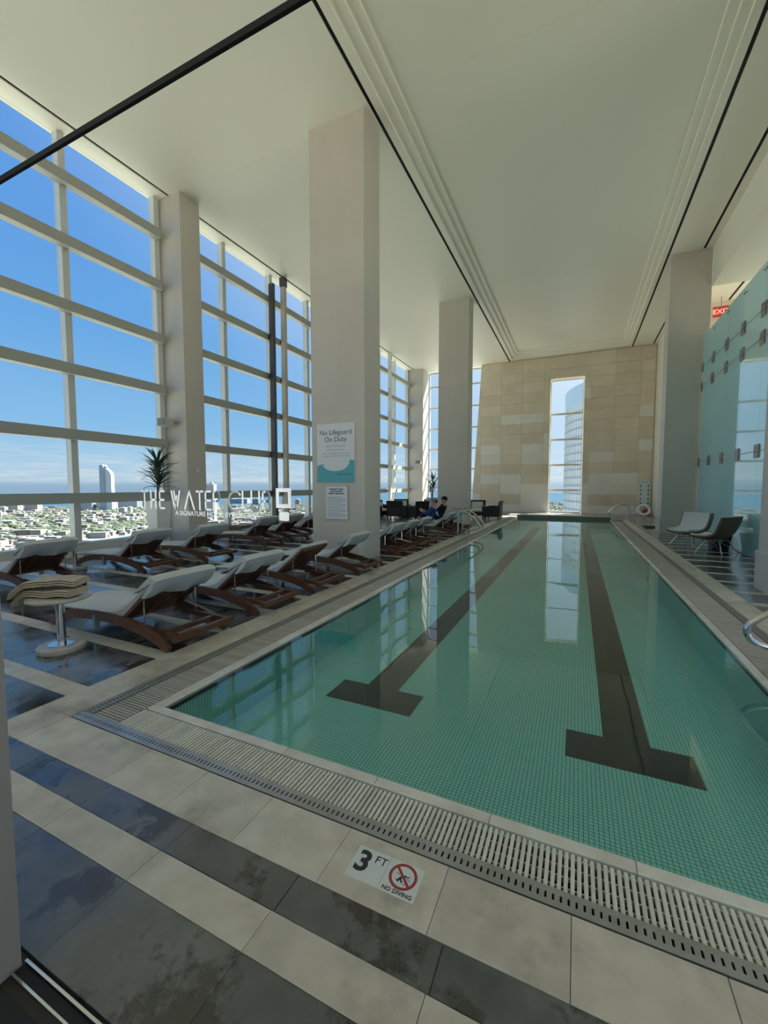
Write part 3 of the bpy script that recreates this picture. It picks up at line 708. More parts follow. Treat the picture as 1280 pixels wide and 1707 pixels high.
# ------------------------------------------------------------------ side tables and towels
def make_table():
    t = empty('side_table')
    MB().lathe([(.195, 0), (.20, .01), (.20, .045), (.19, .055), (0, .056)], 32, caps=False).build('table_base', M['tabtop'], t, True)
    MB().lathe([(.11, .056), (.11, .062), (0, .063)], 28, caps=False).build('base_plate', M['chrome'], t, True)
    MB().lathe([(.038, .06), (.038, .50)], 20).build('pole', M['chrome'], t, True)
    MB().lathe([(0, .50), (.24, .50), (.265, .512), (.265, .528), (.255, .535), (0, .536)], 36, caps=False).build('tabletop', M['tabtop'], t, True)
    return t
tb = make_table(); tb.location = (-4.57, 2.29, 0)
tag(tb, 'round pedestal side table holding the folded beige towels', 'side table', 'round pedestal side tables')
t2 = copy_tree(tb); t2.location = (-8.78, 4.69, 0); tag(t2, 'round pedestal side table between two window row loungers', 'side table', 'round pedestal side tables')
def folded(name, loc, rz, lab, dz, seed, droop):
    r = random.Random(seed); o = tag(empty(name, loc, rz), lab, 'towel', 'folded beige towels')
    for k in range(3):
        q = MB(); rings = []; n = 14; th = .016
        for i in range(n + 1):
            x = -.38 + .59 * i / n; z = k * (th + .004) + .007 * (1 + math.sin(i * .55 + seed))
            if x < -.24 and droop: z -= (-.24 - x) ** 1.2 * 1.3
            z = z + .003 * (1 + math.sin(i * 1.3)); wv = .125 - .006 * k + .008 * math.sin(i * .8 + seed)
            rings.append([(x, -wv, z), (x, -wv - .008, z + th / 2), (x, -wv, z + th), (x, 0, z + th + .006 * math.sin(i)), (x, wv, z + th), (x, wv + .008, z + th / 2), (x, wv, z)])
        q.rings(rings); q.build('towel_fold', M['towelb'], o, True)
    return o
folded('folded_towel', (-4.56, 2.28, .545), R(20), 'lower folded beige towel drooping over the edge of the near table', 0, 1.0, True)
folded('folded_towel', (-4.58, 2.30, .640), R(32), 'upper folded beige towel, top of the stack on the near table', 0, 2.6, True)
folded('folded_towel', (-3.86, 15.05, .755), R(70), 'beige towel laid over the top of the far occupied lounger', 0, 2.0, False)

# ------------------------------------------------------------------ notices on the broad column
n1 = tag(empty('notice_board', (-4.838, 7.895, 2.335)), 'poster reading No Lifeguard On Duty with a teal wave, on the broad column', 'sign')
MB().box(-.478, .478, -.022, 0, -.64, .64).build('board', M['poster'], n1)
wv = [(-.478, -.64), (.478, -.64), (.478, -.175)] + [(.43, -.165), (.39, -.150), (.37, -.165), (.345, -.19), (.345, -.23), (.32, -.28), (.26, -.335), (.16, -.38), (.02, -.40), (-.12, -.39), (-.23, -.36), (-.30, -.31), (-.34, -.275), (-.28, -.255), (-.26, -.25), (-.33, -.245), (-.40, -.252), (-.478, -.285)]
MB().prism_xz(wv, -.0235, -.0222).build('wave', M['posterT'], n1)
text('heading', 'No Lifeguard', .155, n1, M['ink'], (0, -.0225, .395), FACE); text('heading', 'On Duty', .155, n1, M['ink'], (0, -.0225, .245), FACE)
text('small_print', 'Must be 18 years of age', .052, n1, M['inkg'], (0, -.0225, .135), FACE); text('small_print', 'Use pool at own risk', .052, n1, M['inkg'], (0, -.0225, .055), FACE)
text('small_print', 'This pool is open from 6 am to 9 pm and', .042, n1, M['inkg'], (.02, -.0225, -.025), FACE); text('small_print', 'the water is changed to meet the standard', .042, n1, M['inkg'], (.02, -.0225, -.08), FACE)
text('small_print', 'THE WATER CLUB', .046, n1, M['ink'], (.22, -.0238, -.485), FACE)
n2 = tag(empty('notice_board', (-4.818, 7.895, 1.24)), 'smaller framed notice with lines of print, below the lifeguard poster', 'sign')
MB().box(-.292, .292, -.03, 0, -.375, .375).build('frame', M['tsilver'], n2); MB().box(-.272, .272, -.034, -.030, -.355, .355).build('sheet', M['poster'], n2)
for i, t_ in enumerate(("A Bathers' Notes", 'from the State', 'Health Department')): text('heading', t_, .052, n2, M['ink'], (0, -.0343, .285 - i * .048), FACE, bold=.002)
for i in range(12):
    z = .115 - i * .038; l_ = .24 if i % 3 else .19
    MB().box(-.24, -.24 + 2 * l_, -.0352, -.0341, z - .006, z + .006).build('print_line', M['inkg'], n2)

# ------------------------------------------------------------------ handrails
LP = [(0, 0), (0, .40), (.01, .62), (.05, .74), (.12, .795), (.20, .80), (.32, .745), (.46, .635), (.60, .51), (.68, .42), (.695, .36), (.665, .285), (.59, .245), (.48, .235), (.36, .225), (.27, .185), (.21, .11), (.20, 0)]
def smooth(pts, n=3):
    for _ in range(n - 1):
        q = [pts[0]]
        for a, b_ in zip(pts, pts[1:]): q += [tuple(a[k] * .75 + b_[k] * .25 for k in range(len(a))), tuple(a[k] * .25 + b_[k] * .75 for k in range(len(a)))]
        pts = q + [pts[-1]]
    return pts
def handrail(loc, mx_, dy, lab):
    o = tag(empty('pool_handrail', loc), lab, 'handrail', 'pool ladder handrails')
    for y in dy:
        rl = MB().tube(smooth([(mx_ * x, y, z) for x, z in LP]), .027, 10).build('rail', M['chrome'], o, True)
        for x in (0, .20): MB().lathe([(.034, 0), (.034, .008), (.029, .016)], 16, Matrix.Translation((mx_ * x, y, 0))).build('escutcheon', M['chrome'], rl, True)
handrail((-3.43, 12.95, 0), 1, (0, .6), 'pair of curved steel handrails on the lounger side of the pool')
handrail((2.17, 21.7, 0), -1.2, (0, .32), 'curved steel handrails in the far right corner of the pool')
handrail((2.17, 4.46, 0), -1.2, (0, -.62), 'nearest curved steel handrail, cut off by the right frame edge')

# ------------------------------------------------------------------ mats
for (x0, x1, y0, y1, lab) in ((-4.25, -3.56, 12.45, 13.0, 'black rubber mat beside the pair of handrails'), (2.36, 2.98, 18.3, 19.55, 'black rubber mat behind the far screen column')):
    o = tag(empty('floor_mat', ((x0 + x1) / 2, (y0 + y1) / 2, 0)), lab, 'mat')
    MB().box((x0 - x1) / 2, (x1 - x0) / 2, (y0 - y1) / 2, (y1 - y0) / 2, 0, .012, ch=.004).build('mat_body', M['mat'], o)
    for i in range(6):
        y = (y0 - y1) / 2 + .06 + i * ((y1 - y0) - .12) / 5
        MB().box((x0 - x1) / 2 + .04, (x1 - x0) / 2 - .04, y - .012, y + .012, .012, .016).build('rib', M['mat'], o)

# ------------------------------------------------------------------ wicker shell chairs and drum table by the glass screen
def shell_chair(loc, face, lab):
    o = tag(empty('lounge_chair', loc, R(face)), lab, 'chair', 'wicker lounge chairs by the teal glass')
    prof = [(.50, .355), (.44, .335), (.30, .315), (.12, .305), (-.04, .315), (-.16, .36), (-.245, .46), (-.285, .60), (-.315, .74), (-.335, .875)]
    hw = [.26, .335, .385, .40, .40, .40, .40, .405, .41, .40]; rise = [.02, .035, .05, .065, .08, .085, .075, .055, .035, .02]
    def sheet(off, th, ws, u0, u1, name, mat):
        q = MB(); rings = []
        for (x, z), h_, k in list(zip(prof, hw, rise))[u0:u1]:
            i = prof.index((x, z)); a = prof[max(0, i - 1)]; c = prof[min(len(prof) - 1, i + 1)]
            tx, tz = c[0] - a[0], c[1] - a[1]; l_ = math.hypot(tx, tz); nx, nz_ = tz / l_, -tx / l_
            if nz_ < 0 and i < 6: nx, nz_ = -nx, -nz_
            if i >= 6 and nx < 0: nx, nz_ = -nx, -nz_
            top = []; bot = []
            for s in range(-5, 6):
                v = s / 5; lift = k * v * v
                top.append((x + nx * (off + th + lift), v * h_ * ws, z + nz_ * (off + th + lift))); bot.append((x + nx * (off + lift), v * h_ * ws, z + nz_ * (off + lift)))
            rings.append(top + bot[::-1])
        q.rings(rings); return q.build(name, mat, o, True)
    sheet(0, .045, 1, 0, 10, 'shell', M['wickb']); sheet(.046, .045, .86, 1, 10, 'cushion', M['cush'])
    for sx_, sy_ in ((.29, .32), (.29, -.32), (-.29, .32), (-.29, -.32)):
        MB().tube([(sx_ * .45, sy_ * .5, .325), (sx_, sy_, 0)], .011, 8).build('leg', M['chrome'], o)
        MB().tube([(sx_ * .9, sy_ * .9, .06), (-sx_ * .3, sy_ * .3, .31)], .006, 6).build('wire_strut', M['chrome'], o)
    MB().tube([(.13, .16, .31), (-.13, -.16, .31), (-.13, .16, .31), (.13, -.16, .31)], .008, 6).build('leg_mount', M['chrome'], o)
    return o
shell_chair((3.05, 12.28, 0), 138, 'brown wicker shell chair seen from its side, nearer of the pair by the teal glass')
shell_chair((2.78, 13.62, 0), 222, 'wicker shell chair showing its pale cushioned back, farther of the pair by the teal glass')
dt = tag(empty('drum_table', (3.28, 13.05, 0)), 'dark tapered block table between the two wicker shell chairs', 'table')
MB().rings([[(-a, -a, z), (a, -a, z), (a, a, z), (-a, a, z)] for a, z in ((.16, 0), (.215, .40))]).build('table_body', M['wick'], dt)
MB().box(-.22, .22, -.22, .22, .40, .425, ch=.006).build('tabletop', M['dark'], dt)

# ------------------------------------------------------------------ dark wicker armchairs
def armchair():
    o = empty('armchair')
    MB().box(-.30, .30, -.31, .31, .16, .36, ch=.01).build('seat_base', M['wick'], o)
    for s in (-1, 1):
        MB().prism_xz([(-.33, .14), (.32, .14), (.32, .60), (.24, .64), (-.33, .66)], s * .355 - .045, s * .355 + .045).build('arm', M['wick'], o)
    MB().prism_xz([(-.40, .15), (-.29, .15), (-.30, .55), (-.375, .90), (-.445, .90), (-.40, .55)], -.40, .40).build('backrest', M['wick'], o)
    MB().box(-.28, .31, -.30, .30, .36, .47, ch=.03).build('seat_cushion', M['cush'], o)
    MB().prism_xz([(-.295, .47), (-.19, .47), (-.27, .82), (-.36, .82)], -.28, .28).build('back_cushion', M['cush'], o)
    for sx_ in (-.33, .27):
        for s in (-1, 1): MB().rings([[(sx_ + a, s * .35 + b_, z) for a, b_ in ((-k, -k), (k, -k), (k, k), (-k, k))] for k, z in ((.018, 0), (.03, .16))]).build('leg', M['wick'], o)
    return o
ac = armchair()
for i, (x, y, a, lab) in enumerate(((-3.70, 20.45, 180, 'dark wicker armchair facing left, right of the far column'), (-4.55, 20.75, -85, 'dark wicker armchair with pale cushion, half behind the far column'),
        (-8.95, 19.0, -20, 'leftmost dark wicker armchair of the far window group'), (-8.05, 18.75, 100, 'dark wicker armchair with its back turned, front of the far window group'),
        (-8.55, 20.7, -60, 'dark wicker armchair at the rear left of the far window group'), (-7.35, 20.9, -115, 'dark wicker armchair at the rear right of the far window group'),
        (-6.95, 18.7, 150, 'dark wicker armchair left of the far white planter'))):
    o = ac if i == 0 else copy_tree(ac); o.location = (x, y, 0); o.rotation_euler = (0, 0, R(a)); tag(o, lab, 'chair', 'dark wicker armchairs')
ct = tag(empty('cafe_table', (-8.0, 19.75, 0)), 'dark low table within the far group of wicker armchairs', 'table')
MB().box(-.38, .38, -.38, .38, .56, .60, ch=.008).build('tabletop', M['dark'], ct)
MB().box(-.30, .30, -.30, .30, .02, .56).build('table_body', M['wick'], ct)
for x, y, lab in ((-9.9, 10.35, 'low wooden crate against the window before the shade-dark post'), (-9.9, 21.4, 'low wooden crate at the far window bay')):
    o = tag(empty('wooden_crate', (x, y, 0)), lab, 'crate')
    for i in range(3): MB().box(-.24, .24, -.40, .40, i * .11 + .005, i * .11 + .108, ch=.004).build('crate_board', M['crate'], o)
    MB().box(-.25, .25, -.41, .41, .335, .355, ch=.004).build('crate_lid', M['crate'], o)

# ------------------------------------------------------------------ planters and plants
def leafmesh(L, w_, droop):
    q = MB(); n = 7; rings = []
    for i in range(n + 1):
        t = i / n; x = L * t * (1 - .12 * droop * t); z = L * (.28 * t - droop * t * t * .75); hw = w_ * (math.sin(math.pi * min(1, .12 + t * .88)) ** .7) * .5 + .001
        rings.append([(x, -hw, z + hw * .35), (x, 0, z - .001), (x, hw, z + hw * .35), (x, 0, z + .003)])
    return q.rings(rings).build('leaf', M['leaf'], mesh_only=True)
LV = [leafmesh(.52, .050, .35), leafmesh(.46, .046, .7), leafmesh(.40, .042, .15)]
def planter(loc, top, bot, h_, heads, lab, labp, nl, seed):
    rd = random.Random(seed)
    o = tag(empty('planter', loc), lab, 'planter', 'tall white tapered planters')
    MB().rings([[(-a, -a, z), (a, -a, z), (a, a, z), (-a, a, z)] for a, z in ((bot, 0), (top, h_), (top - .025, h_), (top - .03, h_ - .05))]).build('planter_body', M['white'], o)
    MB().box(-top + .03, top - .03, -top + .03, top - .03, h_ - .06, h_ - .03).build('soil', M['soil'], o)
    p = tag(empty('potted_plant', (loc[0], loc[1], h_ - .028)), labp, 'plant', 'dracaena plants in tall planters')
    for hx, hy, hz in heads:
        st_ = MB().tube([(hx * .15, hy * .15, 0), (hx * .5, hy * .4, hz * .5), (hx, hy, hz)], [.022, .018, .014], 7).build('stem', M['bark'], p)
        for i in range(nl):
            l_ = link('leaf', rd.choice(LV), st_, (hx + rd.uniform(-.015, .015), hy + rd.uniform(-.015, .015), hz - .10 + .14 * i / nl))
            l_.rotation_euler = (rd.uniform(-.25, .25), -R(8 + 62 * (i / nl) ** 1.5 + rd.uniform(-9, 9)), i * 2.39996 + rd.uniform(-.2, .2)); s = rd.uniform(.9, 1.3); l_.scale = (s, s, s)
planter((-9.57, 7.08, 0), .205, .145, 1.225, [(-.02, .03, .95), (.10, -.05, .45), (-.13, .10, .72)], 'tall white tapered planter beside the window column', 'spiky green plant in the near white planter', 34, 3)
planter((-6.62, 20.0, 0), .25, .18, 1.02, [(.0, .03, .95), (.08, -.05, .6), (-.10, .05, .40)], 'tall white tapered planter left of the far column', 'spiky green plant in the far white planter', 18, 9)

# ------------------------------------------------------------------ rescue board, ring buoy, speakers, switch
sb = tag(empty('spine_board', (3.36, 26.75, 0)), 'pale blue rescue board with dark handholds, leaning on the far wall', 'board')
bm_ = Matrix.Rotation(R(-6), 4, 'X')
MB().prism_xz([(-.17, 0), (.17, 0), (.205, .35), (.235, 1.25), (.21, 1.86), (.17, 1.92), (-.17, 1.92), (-.21, 1.86), (-.235, 1.25), (-.205, .35)], -.03, .03, bm_).build('board_body', M['boardp'], sb)
for z in (.42, .66, .9, 1.14, 1.38, 1.62):
    for s in (-1, 1): MB().box(s * .175 - .022, s * .175 + .022, -.034, -.0305, z - .055, z + .055, bm_).build('handhold', M['ink'], sb)
for s in (-1, 1): MB().box(s * .09 - .055, s * .09 + .055, -.034, -.0305, 1.80, 1.835, bm_).build('handhold', M['ink'], sb)
rb = tag(empty('ring_buoy', (3.28, 26.25, .0)), 'white ring buoy propped at the foot of the rescue board', 'ring buoy')
tor = MB(); S = 28; T = 10
mt = Matrix.Translation((0, 0, .30)) @ Matrix.Rotation(R(62), 4, 'X')
tor.rings([[((.27 + .075 * math.cos(2 * math.pi * k / T)) * math.cos(2 * math.pi * i / S), (.27 + .075 * math.cos(2 * math.pi * k / T)) * math.sin(2 * math.pi * i / S), .075 * math.sin(2 * math.pi * k / T)) for k in range(T)] for i in range(S + 1)], mt, caps=False)
tor.build('ring', M['plastic'], rb, True)
bg_ = tag(empty('rescue_bag', (3.40, 26.42, 0)), 'dark red rope bag tucked behind the ring buoy', 'bag')
MB().lathe([(.0, 0), (.17, .0), (.20, .08), (.18, .22), (.12, .33), (.05, .36), (0, .36)], 16, caps=False).build('bag_body', M['red'], bg_, True); MB().tube([(-.1, 0, .33), (0, 0, .42), (.1, 0, .33)], .012, 6).build('bag_strap', M['ink'], bg_)
for loc, lab in (((-10.02, 7.98, 3.33), 'grey loudspeaker on the column above the near planter'), ((-9.50, 26.18, 3.20), 'grey loudspeaker on the far corner column')):
    o = tag(empty('loudspeaker', loc), lab, 'loudspeaker')
    MB().box(-.24, .10, -.34, -.10, -.11, .11, ch=.012).build('case', M['tsilver'], o); MB().box(-.225, .085, -.352, -.341, -.095, .095).build('grille', M['tgrill'], o)
    MB().bar((.02, -.16, 0), (.16, 0, 0), .03, .03).build('bracket', M['tgrill'], o)
sw = tag(empty('wall_switch', (-9.598, 8.33, 2.06)), 'small wall switch plate on the side of the window column', 'switch')
MB().box(0, .012, -.04, .04, -.06, .06).build('plate', M['white'], sw); MB().box(.012, .02, -.012, .012, -.025, .025).build('rocker', M['tsilver'], sw)

# ------------------------------------------------------------------ people on the far loungers
def skin_mesh(name, verts, edges, rad, mat, parent, root=0, sub=2):
    me = bpy.data.meshes.new(name); me.from_pydata([Vector(v) for v in verts], edges, []); me.update()
    o = bpy.data.objects.new(name, me); COL.objects.link(o)
    o.modifiers.new('skin', 'SKIN'); sv = me.skin_vertices[0].data
    for i, r_ in enumerate(rad):
        sv[i].radius = (r_, r_) if not isinstance(r_, tuple) else r_; sv[i].use_root = (i == root)
    s = o.modifiers.new('sub', 'SUBSURF'); s.levels = sub; s.render_levels = sub
    dg = bpy.context.evaluated_depsgraph_get(); dg.update()
    m2 = bpy.data.meshes.new_from_object(o.evaluated_get(dg)); bpy.data.objects.remove(o); m2.materials.clear(); m2.materials.append(mat)
    for p in m2.polygons: p.use_smooth = True
    return link(name, m2, parent)
def person(loc, rz, lab, shirt, cap, turn, side=False):
    o = tag(empty('person', loc, rz), lab, 'person')
    V = [(-.80, 0, .41), (-.74, 0, .58), (-.66, 0, .76), (-.60, 0, .90), (-.585, 0, .965), (-.585, 0, 1.02)]; E_ = [(0, 1), (1, 2), (2, 3), (3, 4), (4, 5)]; rad = [(.15, .12), (.14, .11), (.155, .12), (.13, .095), .055, .055]
    def add(p, r_, par): V.append(p); rad.append(r_); E_.append((par, len(V) - 1)); return len(V) - 1
    hands = []
    if side: LEG = {s: [(-.90, -.10 + s * .07, .44), (-1.06 + s * .10, -.40, .47), (-1.10 + s * .11, -.45, .25), (-1.12 + s * .11, -.47, .11), (-1.19 + s * .11, -.50, .09)] for s in (-1, 1)}
    else: LEG = {s: [(-.86, s * .10, .44), (-1.24, s * .13, .66 if s < 0 else .52), (-1.50, s * .12, .42), (-1.64, s * .11, .37), (-1.72, s * .12, .46)] for s in (-1, 1)}
    for s in (-1, 1):
        for i_, p_ in enumerate(LEG[s]): k = add(p_, (.092, .068, .05, .04, .035)[i_], k if i_ else 0)
        k = add((-.62, s * .19, .885), .055, 3); k = add((-.80, s * .25, .70), .042, k); k = add((-1.00, s * .12, .78), .032, k); k = add((-1.06, s * .08, .82), .03, k); hands.append((k, s))
    for k, s in hands:
        for j in range(4):
            f = add((-1.11 - .004 * j, s * (.095 - .018 * j), .845 - .006 * j), .009, k); add((-1.10, s * (.065 - .016 * j), .872), .008, f)
        add((-1.055, s * .045, .858), .010, k)
    skin_mesh('body', V, E_, rad, M['skin'], o)
    # head with brow, nose, chin and ears
    h_ = MB(); hm = Matrix.Translation((-.605, 0, 1.095)) @ Matrix.Rotation(R(turn), 4, 'Z')
    h_.sphere((0, 0, 0), .108, 18, 14, (.98, .76, 1.12), hm); h_.sphere((-.045, 0, -.065), .06, 12, 9, (1, .8, .8), hm); h_.sphere((-.108, 0, -.012), .02, 8, 6, (1.1, .7, 1.2), hm)
    for s in (-1, 1): h_.sphere((.01, s * .083, -.005), .028, 8, 6, (.7, .35, 1.1), hm)
    h_.build('head', M['skin'], o, True)
    f = MB()
    for s in (-1, 1): f.sphere((-.094, s * .033, .012), .011, 8, 6, (1, 1, 1), hm)
    f.sphere((-.100, 0, -.058), .014, 8, 6, (.4, 1.5, .4), hm); f.build('facial_features', M['ink'], o)
    c = MB(); c.sphere((.018, 0, .030), .110, 16, 10, (1.0, .84, .80), hm); c.build('hair', M['hair'], o, True)
    c = MB(); c.sphere((.008, 0, .052), .114, 18, 12, (1.0, .84, .78), hm); c.sphere((-.115, 0, .055), .075, 12, 6, (1.0, .85, .12), hm); c.build('cap', cap, o, True)
    sv = [V[0], V[1], V[2], V[3], (-.585, 0, .955)]; se = [(0, 1), (1, 2), (2, 3), (3, 4)]; sr = [(.165, .13), (.158, .125), (.172, .135), (.15, .115), .085]
    for s in (-1, 1):
        b_ = len(sv); sv += [(-.62, s * .19, .885), (-.80, s * .25, .70), (-.96, s * .14, .765)]; se += [(3, b_), (b_, b_ + 1), (b_ + 1, b_ + 2)]; sr += [.07, .058, .047]
    skin_mesh('shirt', sv, se, sr, shirt, o)
    tv = [V[0], (-.76, 0, .53)]; te = [(0, 1)]; tr_ = [(.168, .135), (.16, .125)]
    for s in (-1, 1):
        b_ = len(tv); tv += LEG[s][:3]; te += [(0, b_), (b_, b_ + 1), (b_ + 1, b_ + 2)]; tr_ += [.107, .083, .066]
    skin_mesh('trousers', tv, te, tr_, M['dark'], o)
    for s in (-1, 1):
        a_, b_ = LEG[s][3], LEG[s][4]; MB().sphere(((a_[0] + b_[0]) / 2, (a_[1] + b_[1]) / 2, (a_[2] + b_[2]) / 2 - .01), .06, 10, 8, (1.6, .8, .8) if side else (1.0, .8, 1.5)).build('shoe', M['dark'], o, True)
    return o
person((-3.80, 13.52, -.03), 0, 'person in a blue shirt and grey cap reclining and holding a phone', M['blue'], M['grey'], 8, True)
person((-3.86, 14.88, .0), 0, 'person in a black cap and dark shirt reclining behind the blue shirt', M['dark'], M['dark'], 15)
ph = tag(empty('phone', (-4.90, 13.52, .84), 0), 'dark phone held up by the person in the blue shirt', 'phone')
pm_ = Matrix.Rotation(R(25), 4, 'Y'); MB().box(-.005, .005, -.038, .038, -.07, .08, pm_).build('phone_body', M['ink'], ph); MB().box(.0051, .0056, -.034, .034, -.06, .07, pm_).build('screen', M['tgrill'], ph)

# ------------------------------------------------------------------ the city below, the sea, the neighbouring tower
GZ = -100.0
def flat(name, poly, z, mat, lab):
    q = MB(); q.rings([[(x, y, z - 1) for x, y in poly], [(x, y, z) for x, y in poly]]); return tag(q.build(name, mat), lab, kind='structure')
M['ground'] = P('city_ground', (.20, .22, .15), .9, var=(.34, .325, .305), vscale=.012, detail=8)
M['sea'] = P('sea_water', (.024, .060, .098), .9, spec=.05, var=(.030, .072, .115), vscale=.004)
M['glassy'] = P('tower_glass', (.22, .30, .38), .25, spec=.5); M['glassl'] = P('pale_tower_glass', (.38, .45, .49), .3)
M['conc'] = P('pale_concrete', (.38, .35, .305), .8); M['concw'] = P('white_concrete', (.40, .40, .385), .8); M['win'] = P('far_window', (.16, .19, .22), .3); M['brick'] = P('red_brick', (.30, .12, .10), .8); M['slateb'] = P('blue_block', (.22, .27, .33), .5)
M['hr1'] = P('house_white', (.21, .21, .207), .9); M['hr2'] = P('house_tan', (.165, .15, .125), .9); M['hr3'] = P('house_grey', (.15, .15, .155), .9); M['tr1'] = P('tree_green', (.055, .08, .042), .9); M['tr2'] = P('tree_light', (.085, .11, .065), .9)
RAD = 6450
flat('city_ground', [(RAD * 1.0 * math.cos(i * math.pi / 32), RAD * math.sin(i * math.pi / 32)) for i in range(64)], GZ, M['ground'], 'flat built-up land far below the windows')
# sea beyond the shoreline, which runs from lower left to upper right in plan
c0 = Vector((-1308, 1800)); cdv = Vector((1105, 814)).normalized(); cn = Vector((-cdv.y, cdv.x))
def shore(t): return c0 + cdv * t + cn * (26 * math.sin(t * .004) + 14 * math.sin(t * .013))
ta, tb_ = [s_ for s_ in (-1, 1)], None
pts = []
for i in range(60):
    p = shore(-5200 + i * 190)
    if p.length < RAD - 20: pts.append((p.x, p.y))
a0 = math.atan2(pts[-1][1], pts[-1][0]); a1 = math.atan2(pts[0][1], pts[0][0])
if a1 < a0: a1 += 2 * math.pi
sea = pts + [((RAD - 10) * math.cos(a0 + (a1 - a0) * i / 40), (RAD - 10) * math.sin(a0 + (a1 - a0) * i / 40)) for i in range(41)]
flat('sea', sea, GZ + .8, M['sea'], 'blue sea beyond the shoreline')
flat('lagoon', [(-774, 420), (-803, 466), (-839, 552), (-811, 565), (-732, 498), (-713, 464), (-728, 396)], GZ + .6, P('lagoon_water', (.10, .19, .28), .3), 'blue boat basin near the foot of the view')
BL = [(-1768, 1072, 50), (-1900, 1080, 60), (-1845, 1120, 60), (-1879, 1244, 75), (-1850, 1315, 45), (-2079, 900, 45), (-2007, 932, 45), (-1973, 820, 25), (-1523, 986, 30), (-1535, 1019, 25), (-951, 877, 30), (-1382, 1295, 18), (-1816, 1890, 75), (-1295, 1743, 30), (-1587, 1763, 40), (-1276, 1621, 35)]
def inland(x, y):
    if any((x - a) ** 2 + (y - b_) ** 2 < r_ * r_ for a, b_, r_ in BL): return False
    return (Vector((x, y)) - c0).dot(cn) < -45
rg_ = random.Random(5)
hs = MB(); bmv = hs.bm
def qbox(bm, x, y, a, sx_, sy_, h_, mi, roof):
    ca, sa = math.cos(a), math.sin(a); c = [(x + ca * u * sx_ - sa * v * sy_, y + sa * u * sx_ + ca * v * sy_) for u, v in ((-.5, -.5), (.5, -.5), (.5, .5), (-.5, .5))]
    lo = [bm.verts.new((p[0], p[1], GZ)) for p in c]; hi = [bm.verts.new((p[0], p[1], GZ + h_)) for p in c]
    for i in range(4): f = bm.faces.new((lo[i], lo[(i + 1) % 4], hi[(i + 1) % 4], hi[i])); f.material_index = mi
    f = bm.faces.new(hi); f.material_index = roof
def spot():
    az = R(rg_.uniform(-80, 3)); d = 620 + 1950 * rg_.random() ** .75
    return d * math.sin(az), d * math.cos(az), d
n = 0
while n < 9000:
    x, y, d = spot()
    if not inland(x, y): continue
    if -850 < x < -700 and 390 < y < 570: continue
    # streets: leave bands free
    u = x * cdv.x + y * cdv.y; v = x * cn.x + y * cn.y
    if (u % 95) < 12 or (v % 55) < 10: continue
    big = rg_.random() < .07
    qbox(bmv, x, y, math.atan2(cdv.y, cdv.x) + rg_.choice((0, 1.571)), rg_.uniform(9, 15) * (2.2 if big else 1), rg_.uniform(7, 11) * (1.8 if big else 1), rg_.uniform(5, 9) * (1.7 if big else 1), rg_.choice((0, 0, 1, 0)), rg_.choice((0, 0, 1, 2, 2))); n += 1
tag(hs.build('city_houses', [M['hr1'], M['hr2'], M['hr3']]), 'low houses of the city far below the windows', 'houses', kind='stuff')
tm = bmesh.new(); bmesh.ops.create_icosphere(tm, subdivisions=1, radius=1); tv_ = [v.co.copy() for v in tm.verts]; tf_ = [[v.index for v in f.verts] for f in tm.faces]; tm.free()
VV, FF, MI = [], [], []; n = 0
while n < 5200:
    x, y, d = spot()
    if not inland(x, y): continue
    if -850 < x < -700 and 390 < y < 570: continue
    if math.sin(x * .011 + 1) + math.sin(y * .013) + rg_.uniform(-1.2, 1.2) < -.1: continue
    r_ = rg_.uniform(4, 8); b0 = len(VV)
    VV += [(x + v.x * r_, y + v.y * r_, GZ + r_ * .75 + v.z * r_ * .8) for v in tv_]; FF += [[b0 + k for k in f] for f in tf_]; MI += [rg_.choice((0, 0, 1))] * len(tf_); n += 1
me = bpy.data.meshes.new('city_trees'); me.from_pydata(VV, [], FF); me.materials.append(M['tr1']); me.materials.append(M['tr2']); me.polygons.foreach_set('material_index', MI)
tag(link('city_trees', me), 'green trees between the houses far below', 'trees', kind='stuff')
AX = math.atan2(cdv.y, cdv.x)
def block(name, lab, x, y, w_, d_, h_, mat, floors=6, ang=None, group=None, cols=5, top=None):
    o = tag(empty(name, (x, y, GZ), ang if ang is not None else R(24)), lab, 'building', group)
    MB().box(-w_ / 2, w_ / 2, 0, d_, 0, h_).build('body', M[mat], o)
    MB().box(-w_ / 2 - .5, w_ / 2 + .5, -.5, d_ + .5, h_, h_ + max(1.2, h_ * .02)).build('roof_parapet', M['concw'], o)
    MB().box(-w_ * .2, w_ * .2, d_ * .3, d_ * .7, h_ + 1, h_ + 1 + max(3, h_ * .06)).build('roof_plant', M['conc'], o)
    q = MB(); st = h_ / (floors + .5)
    for i in range(floors):
        z = st * (i + .45)
        for c in range(cols):
            xa = -w_ / 2 + w_ * (c + .2) / cols; q.box(xa, xa + w_ / cols * .6, -.35, .0, z, z + st * .5)
        q.box(w_ / 2, w_ / 2 + .35, d_ * .1, d_ * .9, z, z + st * .5)
    tag(q.build('window_rows', M['win'], o), kind='stuff')
    return o
gt = tag(empty('glass_skyscraper', (-1768, 1072, GZ), R(24)), 'tall blue glass skyscraper with a slanted notched top, by the sea', 'building')
MB().prism_xz([(-24, 0), (-4, 0), (-4, 178), (-11, 192), (-24, 188)], 0, 22).build('tower_slab', M['glassy'], gt)
MB().prism_xz([(-4, 0), (22, 0), (22, 150), (15, 165), (-4, 180)], 4, 24).build('tower_wing', M['glassl'], gt)
MB().sphere((-2, 10, 183), 7, 12, 8).build('crown_ball', M['concw'], gt)
q = MB()
for i in range(24): q.box(-24, -4, -.4, 0, 7.2 * i + 3, 7.2 * i + 4)
tag(q.build('floor_lines', M['win'], gt), kind='stuff')
